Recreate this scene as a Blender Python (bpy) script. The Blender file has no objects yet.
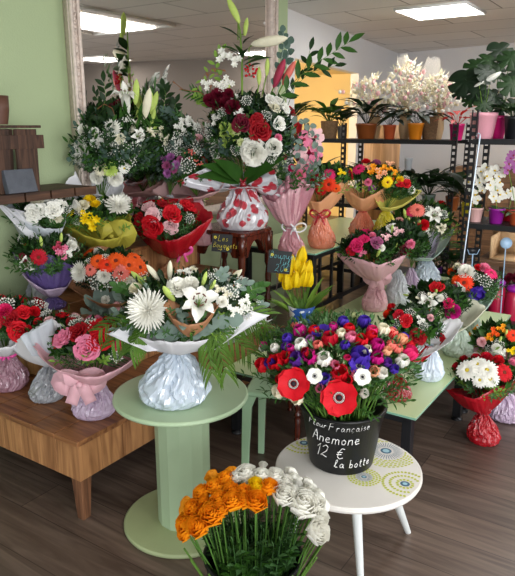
import bpy, math, random
from mathutils import Vector, Matrix, noise
R = random.Random(7)
PI = math.pi
F, PITCH, HC = 625.0, math.radians(14.6), 1.5
YAW = math.radians(33.6)
AX = Vector((math.sin(YAW), math.cos(YAW), 0)); BX = Vector((-math.cos(YAW), math.sin(YAW), 0))
def AB(a, b, z=0.0): return AX*a + BX*b + Vector((0, 0, z))
CAMP = Vector((0, 0, HC))
def ray(px, py):
    x = (px-257.5)/F; y = -(py-288)/F
    return Vector((x, math.cos(PITCH)+y*math.sin(PITCH), -math.sin(PITCH)+y*math.cos(PITCH)))
def at_z(px, py, z):
    d = ray(px, py); return CAMP + d*((z-HC)/d.z)
def at_y(px, py, Y):
    d = ray(px, py); return CAMP + d*(Y/d.y)
def mpp(P):                         # metres covered by one pixel at a point
    q = Vector(P)-CAMP
    return (q.y*math.cos(PITCH)-q.z*math.sin(PITCH))/F
COL = bpy.context.scene.collection
WO = {}
# ------------------------------------------------------------------ materials
def lin(c):
    c = c.lstrip('#'); o = []
    for i in (0, 2, 4):
        v = int(c[i:i+2], 16)/255
        o.append(v/12.92 if v <= .04045 else ((v+.055)/1.055)**2.4)
    return (*o, 1)
HEX = dict(red='#d01222', deepred='#9c0a18', crimson='#b80d26', burgundy='#6d0f28', pink='#ec86a6', palepink='#f3c4c8', hotpink='#e02a6c',
    magenta='#c0187c', purple='#4b2fa8', violet='#5a2b8e', lilac='#b06aa8', orange='#f4611f', orangered='#f2401c', amber='#f9a015',
    yellow='#fbd514', white='#f6f3ea', cream='#f0ead0', lime='#c3d872', peach='#f4b48c', salmon='#ee7f72', palegreen='#d9e0a4', lilypink='#b8405a',
    mauve='#a4527c')
M = {}
def newmat(name):
    m = bpy.data.materials.new(name); m.use_nodes = True
    return m, m.node_tree, m.node_tree.nodes['Principled BSDF']
def setp(b, **k):
    for a, v in k.items():
        b.inputs[a.replace('_', ' ')].default_value = v
def var_color(nt, b, col, amt=.18, scale=30, detail=3, coord='Object'):
    tc = nt.nodes.new('ShaderNodeTexCoord'); n = nt.nodes.new('ShaderNodeTexNoise')
    n.inputs['Scale'].default_value = scale; n.inputs['Detail'].default_value = detail
    mx = nt.nodes.new('ShaderNodeMix'); mx.data_type = 'RGBA'
    c1 = tuple(max(0, c*(1-amt*1.3)) for c in col[:3])+(1,); c2 = tuple(min(1, c*(1+amt)) for c in col[:3])+(1,)
    mx.inputs[6].default_value = c1; mx.inputs[7].default_value = c2
    nt.links.new(tc.outputs[coord], n.inputs['Vector']); nt.links.new(n.outputs['Fac'], mx.inputs[0])
    nt.links.new(mx.outputs[2], b.inputs['Base Color'])
    return n, mx, tc
def petal(name):
    k = 'petal_'+name
    if k in M: return M[k]
    m, nt, b = newmat(k); col = lin(HEX[name]); var_color(nt, b, col, .12, 6)
    setp(b, Roughness=.6); b.inputs['Specular IOR Level'].default_value = .25
    tr = nt.nodes.new('ShaderNodeBsdfTranslucent'); tr.inputs[0].default_value = col
    ms = nt.nodes.new('ShaderNodeMixShader'); ms.inputs[0].default_value = .22
    out = nt.nodes['Material Output']
    nt.links.new(b.outputs[0], ms.inputs[1]); nt.links.new(tr.outputs[0], ms.inputs[2]); nt.links.new(ms.outputs[0], out.inputs[0])
    M[k] = m; return m
LEAFHEX = dict(dark='#1b3514', deep='#132613', mid='#335a1f', light='#7b9f40', euc='#76897e', eucd='#4f665b', olive='#6d7a3a', fine='#4a7040', stem='#5d8236', stemd='#527a34',
    grey='#9fb0a4', redleaf='#b8281e', brown='#6b4a2a', straw='#e3d2ac', yel='#b8c04a', twig='#8a5a3c', palm='#587a2e')
def leafm(name):
    k = 'leaf_'+name
    if k in M: return M[k]
    m, nt, b = newmat(k); col = lin(LEAFHEX[name]); var_color(nt, b, col, .35, 18)
    setp(b, Roughness=.5); b.inputs['Specular IOR Level'].default_value = .28
    tr = nt.nodes.new('ShaderNodeBsdfTranslucent'); tr.inputs[0].default_value = tuple(min(1, c*1.5) for c in col[:3])+(1,)
    ms = nt.nodes.new('ShaderNodeMixShader'); ms.inputs[0].default_value = .18
    out = nt.nodes['Material Output']
    nt.links.new(b.outputs[0], ms.inputs[1]); nt.links.new(tr.outputs[0], ms.inputs[2]); nt.links.new(ms.outputs[0], out.inputs[0])
    M[k] = m; return m
def plain(name, hexc, rough=.5, metal=0, spec=.5, amt=.08, scale=12, bump=0, bscale=60, coat=0):
    if name in M: return M[name]
    m, nt, b = newmat(name); n, mx, tc = var_color(nt, b, lin(hexc), amt, scale)
    setp(b, Roughness=rough, Metallic=metal); b.inputs['Specular IOR Level'].default_value = spec
    if coat: b.inputs['Coat Weight'].default_value = coat; b.inputs['Coat Roughness'].default_value = .1
    if bump:
        n2 = nt.nodes.new('ShaderNodeTexNoise'); n2.inputs['Scale'].default_value = bscale
        bp = nt.nodes.new('ShaderNodeBump'); bp.inputs['Strength'].default_value = bump; bp.inputs['Distance'].default_value = .01
        nt.links.new(tc.outputs['Object'], n2.inputs['Vector']); nt.links.new(n2.outputs['Fac'], bp.inputs['Height']); nt.links.new(bp.outputs[0], b.inputs['Normal'])
    M[name] = m; return m
def film(name, hexc, alpha=.85, rough=.14, bump=.9, bscale=28, spec=.9, transl=.25):
    """thin cellophane or tissue"""
    if name in M: return M[name]
    m, nt, b = newmat(name); col = lin(hexc); n, mx, tc = var_color(nt, b, col, .05, 8)
    setp(b, Roughness=rough); b.inputs['Specular IOR Level'].default_value = spec
    if rough < .2: b.inputs['Coat Weight'].default_value = .8; b.inputs['Coat Roughness'].default_value = .06
    vo = nt.nodes.new('ShaderNodeTexNoise'); vo.inputs['Scale'].default_value = bscale; vo.inputs['Detail'].default_value = 3; vo.inputs['Distortion'].default_value = 2.2
    bp = nt.nodes.new('ShaderNodeBump'); bp.inputs['Strength'].default_value = bump; bp.inputs['Distance'].default_value = .012
    nt.links.new(tc.outputs['Object'], vo.inputs['Vector']); nt.links.new(vo.outputs['Fac'], bp.inputs['Height']); nt.links.new(bp.outputs[0], b.inputs['Normal'])
    tl = nt.nodes.new('ShaderNodeBsdfTranslucent'); tl.inputs[0].default_value = col
    m1 = nt.nodes.new('ShaderNodeMixShader'); m1.inputs[0].default_value = transl
    nt.links.new(b.outputs[0], m1.inputs[1]); nt.links.new(tl.outputs[0], m1.inputs[2])
    tp = nt.nodes.new('ShaderNodeBsdfTransparent'); m2 = nt.nodes.new('ShaderNodeMixShader'); m2.inputs[0].default_value = alpha
    nt.links.new(tp.outputs[0], m2.inputs[1]); nt.links.new(m1.outputs[0], m2.inputs[2])
    nt.links.new(m2.outputs[0], nt.nodes['Material Output'].inputs[0])
    M[name] = m; return m
def paper(name, hexc, alpha=1.0, rough=.5, bump=.15): return film(name, hexc, alpha, rough, bump, 14, .35, .3)
def wood(name, dark, light, along='B', scale=1.0, rough=.5, planks=None, spec=.4, bump=.15):
    if name in M: return M[name]
    m, nt, b = newmat(name); N = nt.nodes; L = nt.links
    tc = N.new('ShaderNodeTexCoord'); mp = N.new('ShaderNodeMapping'); src = tc.outputs['Object']
    rot = {'B': -(YAW+PI/2)-PI+PI, 'A': -(PI/2-YAW), 'X': 0}.get(along, 0)
    if along == 'B': rot = -(PI-YAW)
    mp.inputs['Rotation'].default_value = (0, 0, rot) if along != 'Z' else (0, PI/2, 0)
    L.new(src, mp.inputs['Vector'])
    st = N.new('ShaderNodeMapping'); st.inputs['Scale'].default_value = (1.2*scale, 14*scale, 14*scale)
    L.new(mp.outputs[0], st.inputs['Vector'])
    n = N.new('ShaderNodeTexNoise'); n.inputs['Scale'].default_value = 1.6; n.inputs['Detail'].default_value = 8; n.inputs['Distortion'].default_value = 1.2
    L.new(st.outputs[0], n.inputs['Vector'])
    cr = N.new('ShaderNodeValToRGB'); cr.color_ramp.elements[0].position = .3; cr.color_ramp.elements[0].color = lin(dark)
    cr.color_ramp.elements[1].position = .7; cr.color_ramp.elements[1].color = lin(light)
    L.new(n.outputs['Fac'], cr.inputs[0]); last = cr.outputs[0]
    hgt = n.outputs['Fac']
    if planks:
        br = N.new('ShaderNodeTexBrick'); br.offset = .37; br.inputs['Scale'].default_value = 1
        br.inputs['Brick Width'].default_value = planks[0]; br.inputs['Row Height'].default_value = planks[1]
        br.inputs['Mortar Size'].default_value = .002; br.inputs['Color1'].default_value = (.8, .8, .8, 1); br.inputs['Color2'].default_value = (1.15, 1.12, 1.1, 1)
        br.inputs['Mortar'].default_value = (.35, .33, .32, 1); br.inputs['Mortar Smooth'].default_value = .3
        L.new(mp.outputs[0], br.inputs['Vector'])
        mx = N.new('ShaderNodeMix'); mx.data_type = 'RGBA'; mx.blend_type = 'MULTIPLY'; mx.inputs[0].default_value = 1
        L.new(last, mx.inputs[6]); L.new(br.outputs['Color'], mx.inputs[7]); last = mx.outputs[2]
    L.new(last, b.inputs['Base Color']); setp(b, Roughness=rough); b.inputs['Specular IOR Level'].default_value = spec
    bp = N.new('ShaderNodeBump'); bp.inputs['Strength'].default_value = bump; bp.inputs['Distance'].default_value = .004
    L.new(hgt, bp.inputs['Height']); L.new(bp.outputs[0], b.inputs['Normal'])
    M[name] = m; return m
# ------------------------------------------------------------------ mesh building
class MB:
    def __init__(s): s.v = []; s.f = []; s.m = []; s.mats = []
    def mi(s, m):
        if m not in s.mats: s.mats.append(m)
        return s.mats.index(m)
    def grid(s, rows, m, closed=False):
        i0 = len(s.v); n = len(rows[0]); k = s.mi(m)
        for r in rows: s.v.extend(r)
        for a in range(len(rows)-1):
            for b in range(n if closed else n-1):
                c = (b+1) % n
                s.f.append((i0+a*n+b, i0+a*n+c, i0+(a+1)*n+c, i0+(a+1)*n+b)); s.m.append(k)
    def cap(s, ring, m, flip=False):
        i0 = len(s.v); s.v.extend(ring); t = tuple(range(i0, i0+len(ring)))
        s.f.append(t[::-1] if flip else t); s.m.append(s.mi(m))
    def box(s, c, u, v, w, m):      # centre and three half-vectors
        c, u, v, w = map(Vector, (c, u, v, w)); i = len(s.v); k = s.mi(m)
        for a in (-1, 1):
            for b in (-1, 1):
                for d in (-1, 1): s.v.append(c+u*a+v*b+w*d)
        for q in ((0, 1, 3, 2), (4, 6, 7, 5), (0, 4, 5, 1), (2, 3, 7, 6), (0, 2, 6, 4), (1, 5, 7, 3)):
            s.f.append(tuple(i+j for j in q)); s.m.append(k)
    def lathe(s, c, prof, m, n=32, axis=None, cap=True, fn=None):
        c = Vector(c); x, y, z = frame(axis or Vector((0, 0, 1))); rows = []
        for j, (r, h) in enumerate(prof):
            rows.append([c+z*h+(x*math.cos(2*PI*k/n)+y*math.sin(2*PI*k/n))*(r*(fn(k/n, j/(len(prof)-1)) if fn else 1)) for k in range(n)])
        s.grid(rows, m, True)
        if cap: s.cap(rows[0], m, True); s.cap(rows[-1], m)
    def tube(s, pts, r, m, n=6, r2=None):
        pts = [Vector(p) for p in pts]; rows = []; N = len(pts)
        for i, p in enumerate(pts):
            d = (pts[min(i+1, N-1)]-pts[max(i-1, 0)])
            if d.length < 1e-9: d = Vector((0, 0, 1))
            x, y, _ = frame(d.normalized()); rr = r if r2 is None else r+(r2-r)*i/(N-1)
            rows.append([p+(x*math.cos(2*PI*k/n)+y*math.sin(2*PI*k/n))*rr for k in range(n)])
        s.grid(rows, m, True); s.cap(rows[0], m, True); s.cap(rows[-1], m)
    def ball(s, c, r, m, n=8, k=5, sz=1):
        s.lathe(c, [(max(1e-4, r*math.sin(PI*j/k)), -r*sz*math.cos(PI*j/k)) for j in range(k+1)], m, n, cap=False)
def frame(z):
    z = Vector(z).normalized(); h = Vector((0, 0, 1)) if abs(z.z) < .95 else Vector((1, 0, 0))
    x = h.cross(z).normalized(); return x, z.cross(x), z
def mesh_of(name, mb, org=(0, 0, 0), smooth=True):
    me = bpy.data.meshes.new(name); o = Vector(org)
    me.from_pydata([tuple(Vector(p)-o) for p in mb.v], [], mb.f)
    for m in mb.mats: me.materials.append(m)
    me.polygons.foreach_set('material_index', mb.m)
    if smooth: me.polygons.foreach_set('use_smooth', [True]*len(mb.f))
    me.update(); return me
def keep_off_wall(p, lim=2.625):
    b = p.dot(BX)
    if b > lim and p.dot(AX) < 4.6: return p-BX*(b-lim-.03*math.tanh((b-lim)*4))
    return p
def obj(name, mb, parent=None, org=None, smooth=True, bevel=0, solid=0):
    if parent is not None and parent.name.startswith('wrapped_bouquet'): mb.v = [keep_off_wall(Vector(p)) for p in mb.v]
    o_ = Vector(WO[parent.name]) if parent is not None else Vector(org or (0, 0, 0))
    org = Vector(org) if org is not None else o_
    o = bpy.data.objects.new(name, mesh_of(name, mb, org, smooth)); COL.objects.link(o)
    if parent is not None: o.parent = parent; o.location = org-o_
    else: o.location = org
    WO[o.name] = org
    if bevel:
        bv = o.modifiers.new('bevel', 'BEVEL'); bv.width = bevel; bv.segments = 2; bv.limit_method = 'ANGLE'
        o.data.shade_flat() if hasattr(o.data, 'shade_flat') else None
    if solid:
        sm = o.modifiers.new('solid', 'SOLIDIFY'); sm.thickness = solid; sm.offset = 0
    return o
LAB = {}
def tag(o, label, cat, group=None):
    o['label'] = label; o['category'] = cat
    if group: o['group'] = group
    return o
def thing(name, loc, label, cat, group=None):
    o = bpy.data.objects.new(name, None); COL.objects.link(o); o.location = loc; o.empty_display_size = .05
    WO[o.name] = Vector(loc); return tag(o, label, cat, group)
def struct(name, mb, **k):
    o = obj(name, mb, smooth=False, **k); o['kind'] = 'structure'; return o
# ------------------------------------------------------------------ petals and leaves
def pet(mb, m, phi, line, wid, cup=.0, tw=0, wav=0, cols=2):
    """petal: line=[(r,z)..] in its own radial plane, wid=half widths; flower looks up +Z"""
    cr, sr = math.cos(phi), math.sin(phi); rows = []
    for i, ((r, z), w) in enumerate(zip(line, wid)):
        row = []
        for c in range(-cols, cols+1):
            u = c/cols; off = u*w; lift = cup*w*u*u + (wav*math.sin(c*2.6+i*2+phi*5)*abs(u) if i > 1 else 0)
            rr = r - cup*.35*w*u*u
            row.append(Vector((rr*cr-off*sr, rr*sr+off*cr, z+lift)))
        rows.append(row)
    mb.grid(rows, m)
def leaf(mb, p, d, L, W, m, up=None, bend=.25, kind='lance', fold=.25):
    d = Vector(d).normalized(); up = Vector(up or (0, 0, 1))
    s = d.cross(up)
    if s.length < .05: s = d.cross(Vector((1, 0, 0)))
    s.normalize(); n = s.cross(d).normalized()
    W = W*.5
    prof = {'lance': (.12, .75, 1, .7, .04), 'round': (.25, .95, 1, .8, .25), 'strap': (.7, 1, .95, .75, .05), 'heart': (.75, 1.05, .9, .5, .04)}[kind]
    rows = []
    for i, w in enumerate(prof):
        t = i/4; c = Vector(p)+d*(L*t)+n*(-bend*L*t*t)
        e = s*(W*w); rows.append([c-e+n*(fold*W*w), c, c+e+n*(fold*W*w)])
    mb.grid(rows, m)
def sprig(mb, p, d, L, m, ll=.04, lw=.015, n=8, kind='lance', stem=None, droop=.2, start=.3, rnd=R, r=.0014):
    d = Vector(d).normalized(); pts = []; side = frame(d)[0]
    for i in range(6):
        t = i/5; pts.append(Vector(p)+d*(L*t)+Vector((0, 0, -droop*L*t*t)))
    mb.tube(pts, r, stem or m, 4, r*.5)
    for i in range(n):
        t = start+(1-start)*i/max(1, n-1); k = min(4, int(t*5)); q = pts[k].lerp(pts[k+1], t*5-k)
        ax = (pts[k+1]-pts[k]).normalized(); a = i*2.4+rnd.random()*.6
        x, y, _ = frame(ax); o = x*math.cos(a)+y*math.sin(a)
        leaf(mb, q, (ax*.75+o).normalized() if i < n-1 else ax, ll*rnd.uniform(.75, 1.15), lw*rnd.uniform(.8, 1.15), m, up=ax if abs(ax.z) > .3 else None, bend=rnd.uniform(-.05, .3), kind=kind)
# flower heads, all about radius 1, looking up +Z
def g_rose(c, seed):
    r = random.Random(seed); mb = MB(); m = petal(c); n = 22
    for i in range(n):
        t = i/(n-1); ph = i*2.4+r.random()*.3; R_ = .10+.75*t**1.1; top = .55-.45*t; fl = .12+.28*t*t
        w = .16+.5*t
        pet(mb, m, ph, [(R_*.3, -.55), (R_*.85, -.25+.1*(1-t)), (R_*1.0, top*.6), (R_+fl*.5, top), (R_+fl, top-.06-.1*t)], [w*.4, w*.9, w*1.1, w*.95, w*.35], cup=.1, wav=.02)
    mb.ball((0, 0, -.4), .4, m, 8, 5); return mb
def g_ran(c, seed):
    r = random.Random(seed); mb = MB(); m = petal(c); n = 34
    for i in range(n):
        t = i/(n-1); ph = i*2.4+r.random()*.3; R_ = .08+.78*t; top = .62-.38*t**1.4; w = .14+.42*t
        pet(mb, m, ph, [(R_*.35, -.62), (R_*.95, -.36), (R_*1.07, top*.4), (R_*1.05, top*.95), (R_*.94+.1*t, top+.1)], [w*.4, w*.9, w*1.1, w*.95, w*.4], cup=.04, wav=.02)
    mb.ball((0, 0, -.35), .45, m, 8, 5); return mb
def g_carn(c, seed):
    r = random.Random(seed); mb = MB(); m = petal(c)
    for i in range(46):
        z = i/45; th = math.acos(1-z*.98); ph = i*2.4; dr = math.sin(th); dz = math.cos(th)
        L = r.uniform(.85, 1.05); w = .27
        pet(mb, m, ph, [(dr*.15, -.3), (dr*.5*L, -.2+dz*.5*L), (dr*.85*L, dz*.75*L-.1), (dr*L, dz*.92*L-.1+r.uniform(-.05, .05))], [w*.3, w*.7, w, w*1.1], cup=.1, wav=.09)
    return mb
def g_spider(c, seed, n=110, w=.05):
    r = random.Random(seed); mb = MB(); m = petal(c)
    for i in range(n):
        z = (i+.5)/n; th = math.acos(1-z*1.15); ph = i*2.399; dr = math.sin(th); dz = math.cos(th); L = r.uniform(.8, 1.05)
        pet(mb, m, ph, [(dr*.1, -.1), (dr*.45*L, dz*.4*L), (dr*.8*L, dz*.62*L), (dr*1.02*L, dz*.66*L+.05+.1*r.random())], [w*.5, w, w, w*.35], cup=.5, cols=1)
    mb.ball((0, 0, -.1), .3, m, 8, 4); return mb
def g_daisy(c, seed, n=19, layers=2):
    r = random.Random(seed); mb = MB(); m = petal(c)
    for l in range(layers):
        k = n-l*2
        for i in range(k):
            ph = 2*PI*(i+.5*l)/k+r.uniform(-.05, .05); L = (1-.16*l)*r.uniform(.93, 1.03); h = .06*l+r.uniform(-.03, .05); w = 2.6/k
            pet(mb, m, ph, [(.1, 0), (.4*L, .08+h), (.75*L, .07+h), (L, -.02+h)], [w*.35, w*.9, w*1.0, w*.35], cup=.3, cols=1)
    return mb
def g_lily(c, seed):
    r = random.Random(seed); mb = MB(); m = petal(c)
    for i in range(6):
        ph = 2*PI*i/6+r.uniform(-.06, .06); s = .85 if i % 2 else 1; w = .25 if i % 2 else .33
        pet(mb, m, ph, [(.04, -.75), (.16, -.35), (.42*s, .0), (.78*s, .12), (1.05*s, -.08)], [.08, w*.6, w, w*.85, .03], cup=.55, wav=.015)
    return mb
def g_bud(c, seed):
    mb = MB(); m = petal(c)
    mb.lathe((0, 0, 0), [(.03, -1), (.16, -.8), (.24, -.4), (.27, 0), (.25, .4), (.15, .8), (.02, 1.02)], m, 12, fn=lambda u, v: 1+.13*math.cos(6*PI*u)); return mb
def g_anem(c, seed):
    r = random.Random(seed); mb = MB(); m = petal(c)
    for i in range(10):
        inn = i >= 5; ph = 2*PI*i/5+(.6 if inn else 0)+r.uniform(-.08, .08); L = .9 if inn else 1.0; h = .12 if inn else 0
        w = .5
        pet(mb, m, ph, [(.06, -.1), (.35*L, -.04+h), (.72*L, .08+h), (.97*L, .16+h)], [.16, w*.75, w*1.0, w*.55], cup=.22, wav=.03)
    return mb
def g_anemcup(c, seed):
    r = random.Random(seed); mb = MB(); m = petal(c)
    for i in range(9):
        inn = i % 2; ph = 2*PI*i/9*2+r.uniform(-.1, .1); s = .8 if inn else 1
        w = .46
        pet(mb, m, ph, [(.1, -.75), (.5*s, -.55), (.72*s, -.05), (.68*s, .45), (.5*s+.1*r.random(), .75)], [.15, w*.8, w*1.1, w*.95, w*.45], cup=-.1, wav=.03)
    return mb
def g_tulip(c, seed):
    mb = MB(); m = petal(c)
    for i in range(6):
        inn = i % 2; ph = PI/3*i; s = .93 if inn else 1; w = .36
        pet(mb, m, ph, [(.08, -1), (.42*s, -.75), (.5*s, -.2), (.42*s, .4), (.15, .98+.04*inn)], [.12, w*.95, w*1.1, w*.8, .03], cup=-.55)
    mb.ball((0, 0, -.3), .35, m, 8, 6, 1.6); return mb
def g_alst(c, seed):
    r = random.Random(seed); mb = MB(); m = petal(c)
    for k, (ox, oy) in enumerate(((0, 0), (.55, .2), (-.35, .5), (-.1, -.6))):
        sub = MB()
        for i in range(6):
            pet(sub, m, PI/3*i+k, [(.03, -.4), (.12, -.1), (.3, .1), (.45, .12)], [.04, .1, .14, .05], cup=.4, cols=1)
        mb.mats = sub.mats; i0 = len(mb.v); mb.v += [v+Vector((ox, oy, -.1*abs(ox))) for v in sub.v]; mb.f += [tuple(a+i0 for a in f) for f in sub.f]; mb.m += sub.m
    return mb
def g_orch(c, seed):
    mb = MB(); m = petal(c)
    for ph, L, w in ((PI/2, 1, .32), (PI/2+2.1, .95, .3), (PI/2-2.1, .95, .3), (.25, 1, .48), (PI-.25, 1, .48)):
        pet(mb, m, ph, [(.05, 0), (.35*L, .1), (.75*L, .12), (L, .02)], [.08, w*.9, w, .12], cup=.2)
    mb.ball((0, -.15, .18), .18, petal('lilypink' if c != 'white' else 'yellow'), 7, 5); return mb
def g_gyp(c, seed):
    r = random.Random(seed); mb = MB(); m = petal(c); st = leafm('grey')
    for i in range(42):
        z = (i+.5)/42; th = math.acos(1-z*.85); ph = i*2.399; rr = r.uniform(.75, 1.1)
        p = Vector((math.sin(th)*math.cos(ph), math.sin(th)*math.sin(ph), math.cos(th)*.8))*rr
        mb.tube([p*.2, p], .012, st, 3)
        mb.ball(p, r.uniform(.07, .12), m, 5, 3)
    return mb
def g_berry(c, seed):
    r = random.Random(seed); mb = MB(); m = petal(c)
    for i in range(14):
        p = Vector((r.uniform(-1, 1), r.uniform(-1, 1), r.uniform(-.2, .7)))*.8; mb.tube([(0, 0, -.8), p], .02, leafm('mid'), 3); mb.ball(p, .17, m, 7, 5)
    return mb
GEN = dict(rose=g_rose, ranunculus=g_ran, carnation=g_carn, chrysanthemum=lambda c, s: g_spider(c, s, 80, .085), spider_mum=lambda c, s: g_spider(c, s, 150, .045),
    pompon=lambda c, s: g_spider(c, s, 46, .13), daisy=g_daisy, gerbera=lambda c, s: g_daisy(c, s, 26, 3), lily=g_lily, lily_bud=g_bud, anemone=g_anem, anemone_bud=g_anemcup,
    tulip=g_tulip, alstroemeria=g_alst, orchid=g_orch, babys_breath=g_gyp, berries=g_berry)
CEN = {}
def centre_mesh(kind, c):
    k = (kind, c == 'x')
    if kind in CEN: return CEN[kind]
    mb = MB()
    if kind == 'anemone':
        bl = plain('anemone_black', '#120c18', .7); wh = petal('white')
        mb.lathe((0, 0, .02), [(.36, 0), (.33, .04), (.2, .05)], wh, 20, cap=False)
        for i in range(40):
            a = 2*PI*i/40; q = .24+.07*(i % 2); mb.ball((q*math.cos(a), q*math.sin(a), .12), .03, bl, 5, 3)
        mb.ball((0, 0, .1), .15, bl, 12, 6)
    elif kind in ('daisy', 'gerbera'):
        m = plain('flower_centre_'+kind, '#d9c23a' if kind == 'daisy' else '#7a2a12', .8, bump=.6, bscale=80)
        mb.ball((0, 0, .06), .2 if kind == 'daisy' else .26, m, 12, 6, .55)
        if kind == 'gerbera':
            for i in range(30):
                a = 2*PI*i/30; mb.ball((.3*math.cos(a), .3*math.sin(a), .12), .045, m, 5, 3)
    elif kind == 'lily':
        st = leafm('light'); an = plain('anther_brown', '#5a2410', .7)
        for i in range(6):
            a = PI/3*i+.4; q = Vector((.3*math.cos(a), .3*math.sin(a), .35)); mb.tube([(0, 0, -.6), (q.x*.4, q.y*.4, -.1), q], .018, st, 5)
            x = Vector((-math.sin(a), math.cos(a), 0)); mb.tube([q-x*.1, q+x*.1], .035, an, 5)
        mb.tube([(0, 0, -.6), (0, 0, .45)], .025, st, 5)
    CEN[kind] = mesh_of(kind+'_centre', mb); return CEN[kind]
FM = {}
def fmesh(kind, c, seed):
    k = (kind, c, seed % 2)
    if k not in FM: FM[k] = mesh_of(kind+'_'+c, GEN[kind](c, seed % 2+3))
    return FM[k]
def flower(parent, kind, c, loc, nrm, size, name=None, rnd=R, centre=True):
    o = bpy.data.objects.new(name or kind, fmesh(kind, c, rnd.randrange(9))); COL.objects.link(o)
    loc = keep_off_wall(Vector(loc), 2.6)
    o.parent = parent; o.location = Vector(loc)-WO[parent.name]
    q = Vector(nrm).normalized().to_track_quat('Z', 'Y'); o.rotation_mode = 'QUATERNION'
    o.rotation_quaternion = q @ Matrix.Rotation(rnd.uniform(0, 6.28), 3, 'Z').to_quaternion(); o.scale = (size,)*3
    if kind in ('anemone', 'daisy', 'gerbera', 'lily') and centre and not name:
        k = bpy.data.objects.new('stamens' if kind == 'lily' else 'flower_centre', centre_mesh(kind, c)); COL.objects.link(k); k.parent = o
    return o
# ------------------------------------------------------------------ bouquets
FILM = dict(
    clear=lambda: film('clear_cellophane', '#dfe3ea', .9, .12), bluewhite=lambda: film('pearl_cellophane', '#dbe6f2', .96, .12, .35, 16),
    lav=lambda: film('lavender_cellophane', '#d9c3dc', .92), mauve=lambda: film('mauve_cellophane', '#b98c9c', .93), greyw=lambda: film('grey_cellophane', '#b9bcc2', .88),
    green=lambda: film('mint_cellophane', '#ccdccb', .92), red=lambda: film('red_cellophane', '#c00f22', .97, .12), darkred=lambda: film('dark_red_cellophane', '#9a0d1c', .97, .12),
    pinkf=lambda: film('pink_cellophane', '#eeb9c2', .9, .16), salmon=lambda: film('salmon_cellophane', '#f0916f', .93, .14), yellowf=lambda: film('yellow_cellophane', '#efe14a', .93, .14),
    purple=lambda: film('purple_tissue', '#6d5a98', .98, .35, .5, 30), rose=lambda: film('rose_cellophane', '#dc9aa8', .72, .14),
    white=lambda: paper('white_paper', '#f0eff2'), pgrey=lambda: paper('pale_grey_paper', '#cfd4da'), pink=lambda: paper('pink_paper', '#f2c3cc'), ppink=lambda: paper('dusty_pink_paper', '#d8b0ae', .95),
    kraft=lambda: paper('kraft_paper', '#b98560'), yel=lambda: paper('yellow_green_paper', '#cbc04c'), peach=lambda: paper('peach_paper', '#f0b283', .92), mint=lambda: paper('mint_paper', '#cfe3da'),
    cream=lambda: paper('cream_paper', '#e3e3cf'), yelp=lambda: paper('lemon_paper', '#f1ea7e', .95), lilacp=lambda: paper('lilac_paper', '#d8d0e2'), redp=lambda: film('red_film_paper', '#c01024', .95, .25, .4))
def heart_film():
    if 'heart_film' in M: return M['heart_film']
    m = film('heart_film', '#e9e7ec', .96, .18, .4, 14); M['heart_film'] = m; nt = m.node_tree; b = nt.nodes['Principled BSDF']
    tc = nt.nodes.new('ShaderNodeTexCoord'); vo = nt.nodes.new('ShaderNodeTexVoronoi'); vo.inputs['Scale'].default_value = 15; vo.inputs['Randomness'].default_value = .8
    cr = nt.nodes.new('ShaderNodeValToRGB'); cr.color_ramp.interpolation = 'CONSTANT'; cr.color_ramp.elements[0].color = lin('#cf1f38'); cr.color_ramp.elements[1].position = .42; cr.color_ramp.elements[1].color = lin('#ecebf0')
    nt.links.new(tc.outputs['Object'], vo.inputs['Vector']); nt.links.new(vo.outputs['Distance'], cr.inputs[0]); nt.links.new(cr.outputs[0], b.inputs['Base Color']); return m
FILM['heart'] = heart_film
def ell_hit(px, py, C, rad):
    d = ray(px, py); o = CAMP-C; o = Vector([o[i]/rad[i] for i in range(3)]); e = Vector([d[i]/rad[i] for i in range(3)])
    a = e.dot(e); b = 2*o.dot(e); c = o.dot(o)-1; D = b*b-4*a*c
    t = (-b-math.sqrt(D))/(2*a) if D > 0 else -b/(2*a)
    P = CAMP+d*t; q = P-C; n = Vector([q[i]/rad[i]**2 for i in range(3)]).normalized()
    if D <= 0: n = (n+Vector((0, -.35, .1))).normalized()
    return P, n
def bag_mb(base, neck, w, m, seed, kn=.2, pleats=11, amp=.13):
    r = random.Random(seed); mb = MB(); base = Vector(base); neck = Vector(neck); rw = w/2
    prof = [(0, .74), (.025, .86), (.07, .92), (.13, .96), (.2, 1.0), (.28, .98), (.36, .93), (.44, .86), (.52, .78), (.6, .69), (.68, .6), (.76, .51), (.84, .44), (.91, .33), (.96, .25), (1, kn)]
    ph = [r.uniform(0, 6.28) for _ in range(4)]; n = 84; rows = []
    for t, k in prof:
        c = base.lerp(neck, t); ring = []
        for j in range(n):
            a = 2*PI*j/n
            a2 = a+1.1*noise.noise(Vector((seed, t*2.2, math.sin(a)))); ca_, sa_ = math.cos(a2), math.sin(a2)
            w1 = noise.noise(Vector((ca_*1.6, sa_*1.6, seed+t*1.3)))*.5
            f1 = 1-2*abs(noise.noise(Vector((ca_*4.2+w1, sa_*4.2-w1, seed*1.7+t*.7))))*1.9
            f2 = 1-2*abs(noise.noise(Vector((ca_*8.5, sa_*8.5+w1, seed*2.3+t*1.6))))*1.9
            f3 = noise.noise(Vector((ca_*3+seed, sa_*3, t*7)))
            f4 = noise.noise(Vector((ca_*6-seed, sa_*6, t*9)))
            q = 1+(.035+.26*t**1.5)*f1*.8+(.012+.10*t)*f2+(.075*f3+.035*f4)*(1-t)*min(1, t*8)
            nz = 0
            rr = rw*k*(q+nz); ring.append(c+Vector((math.cos(a)*rr, math.sin(a)*rr, 0)))
        rows.append(ring)
    mb.grid(rows, m, True); mb.cap(rows[0], m, True); return mb
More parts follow.
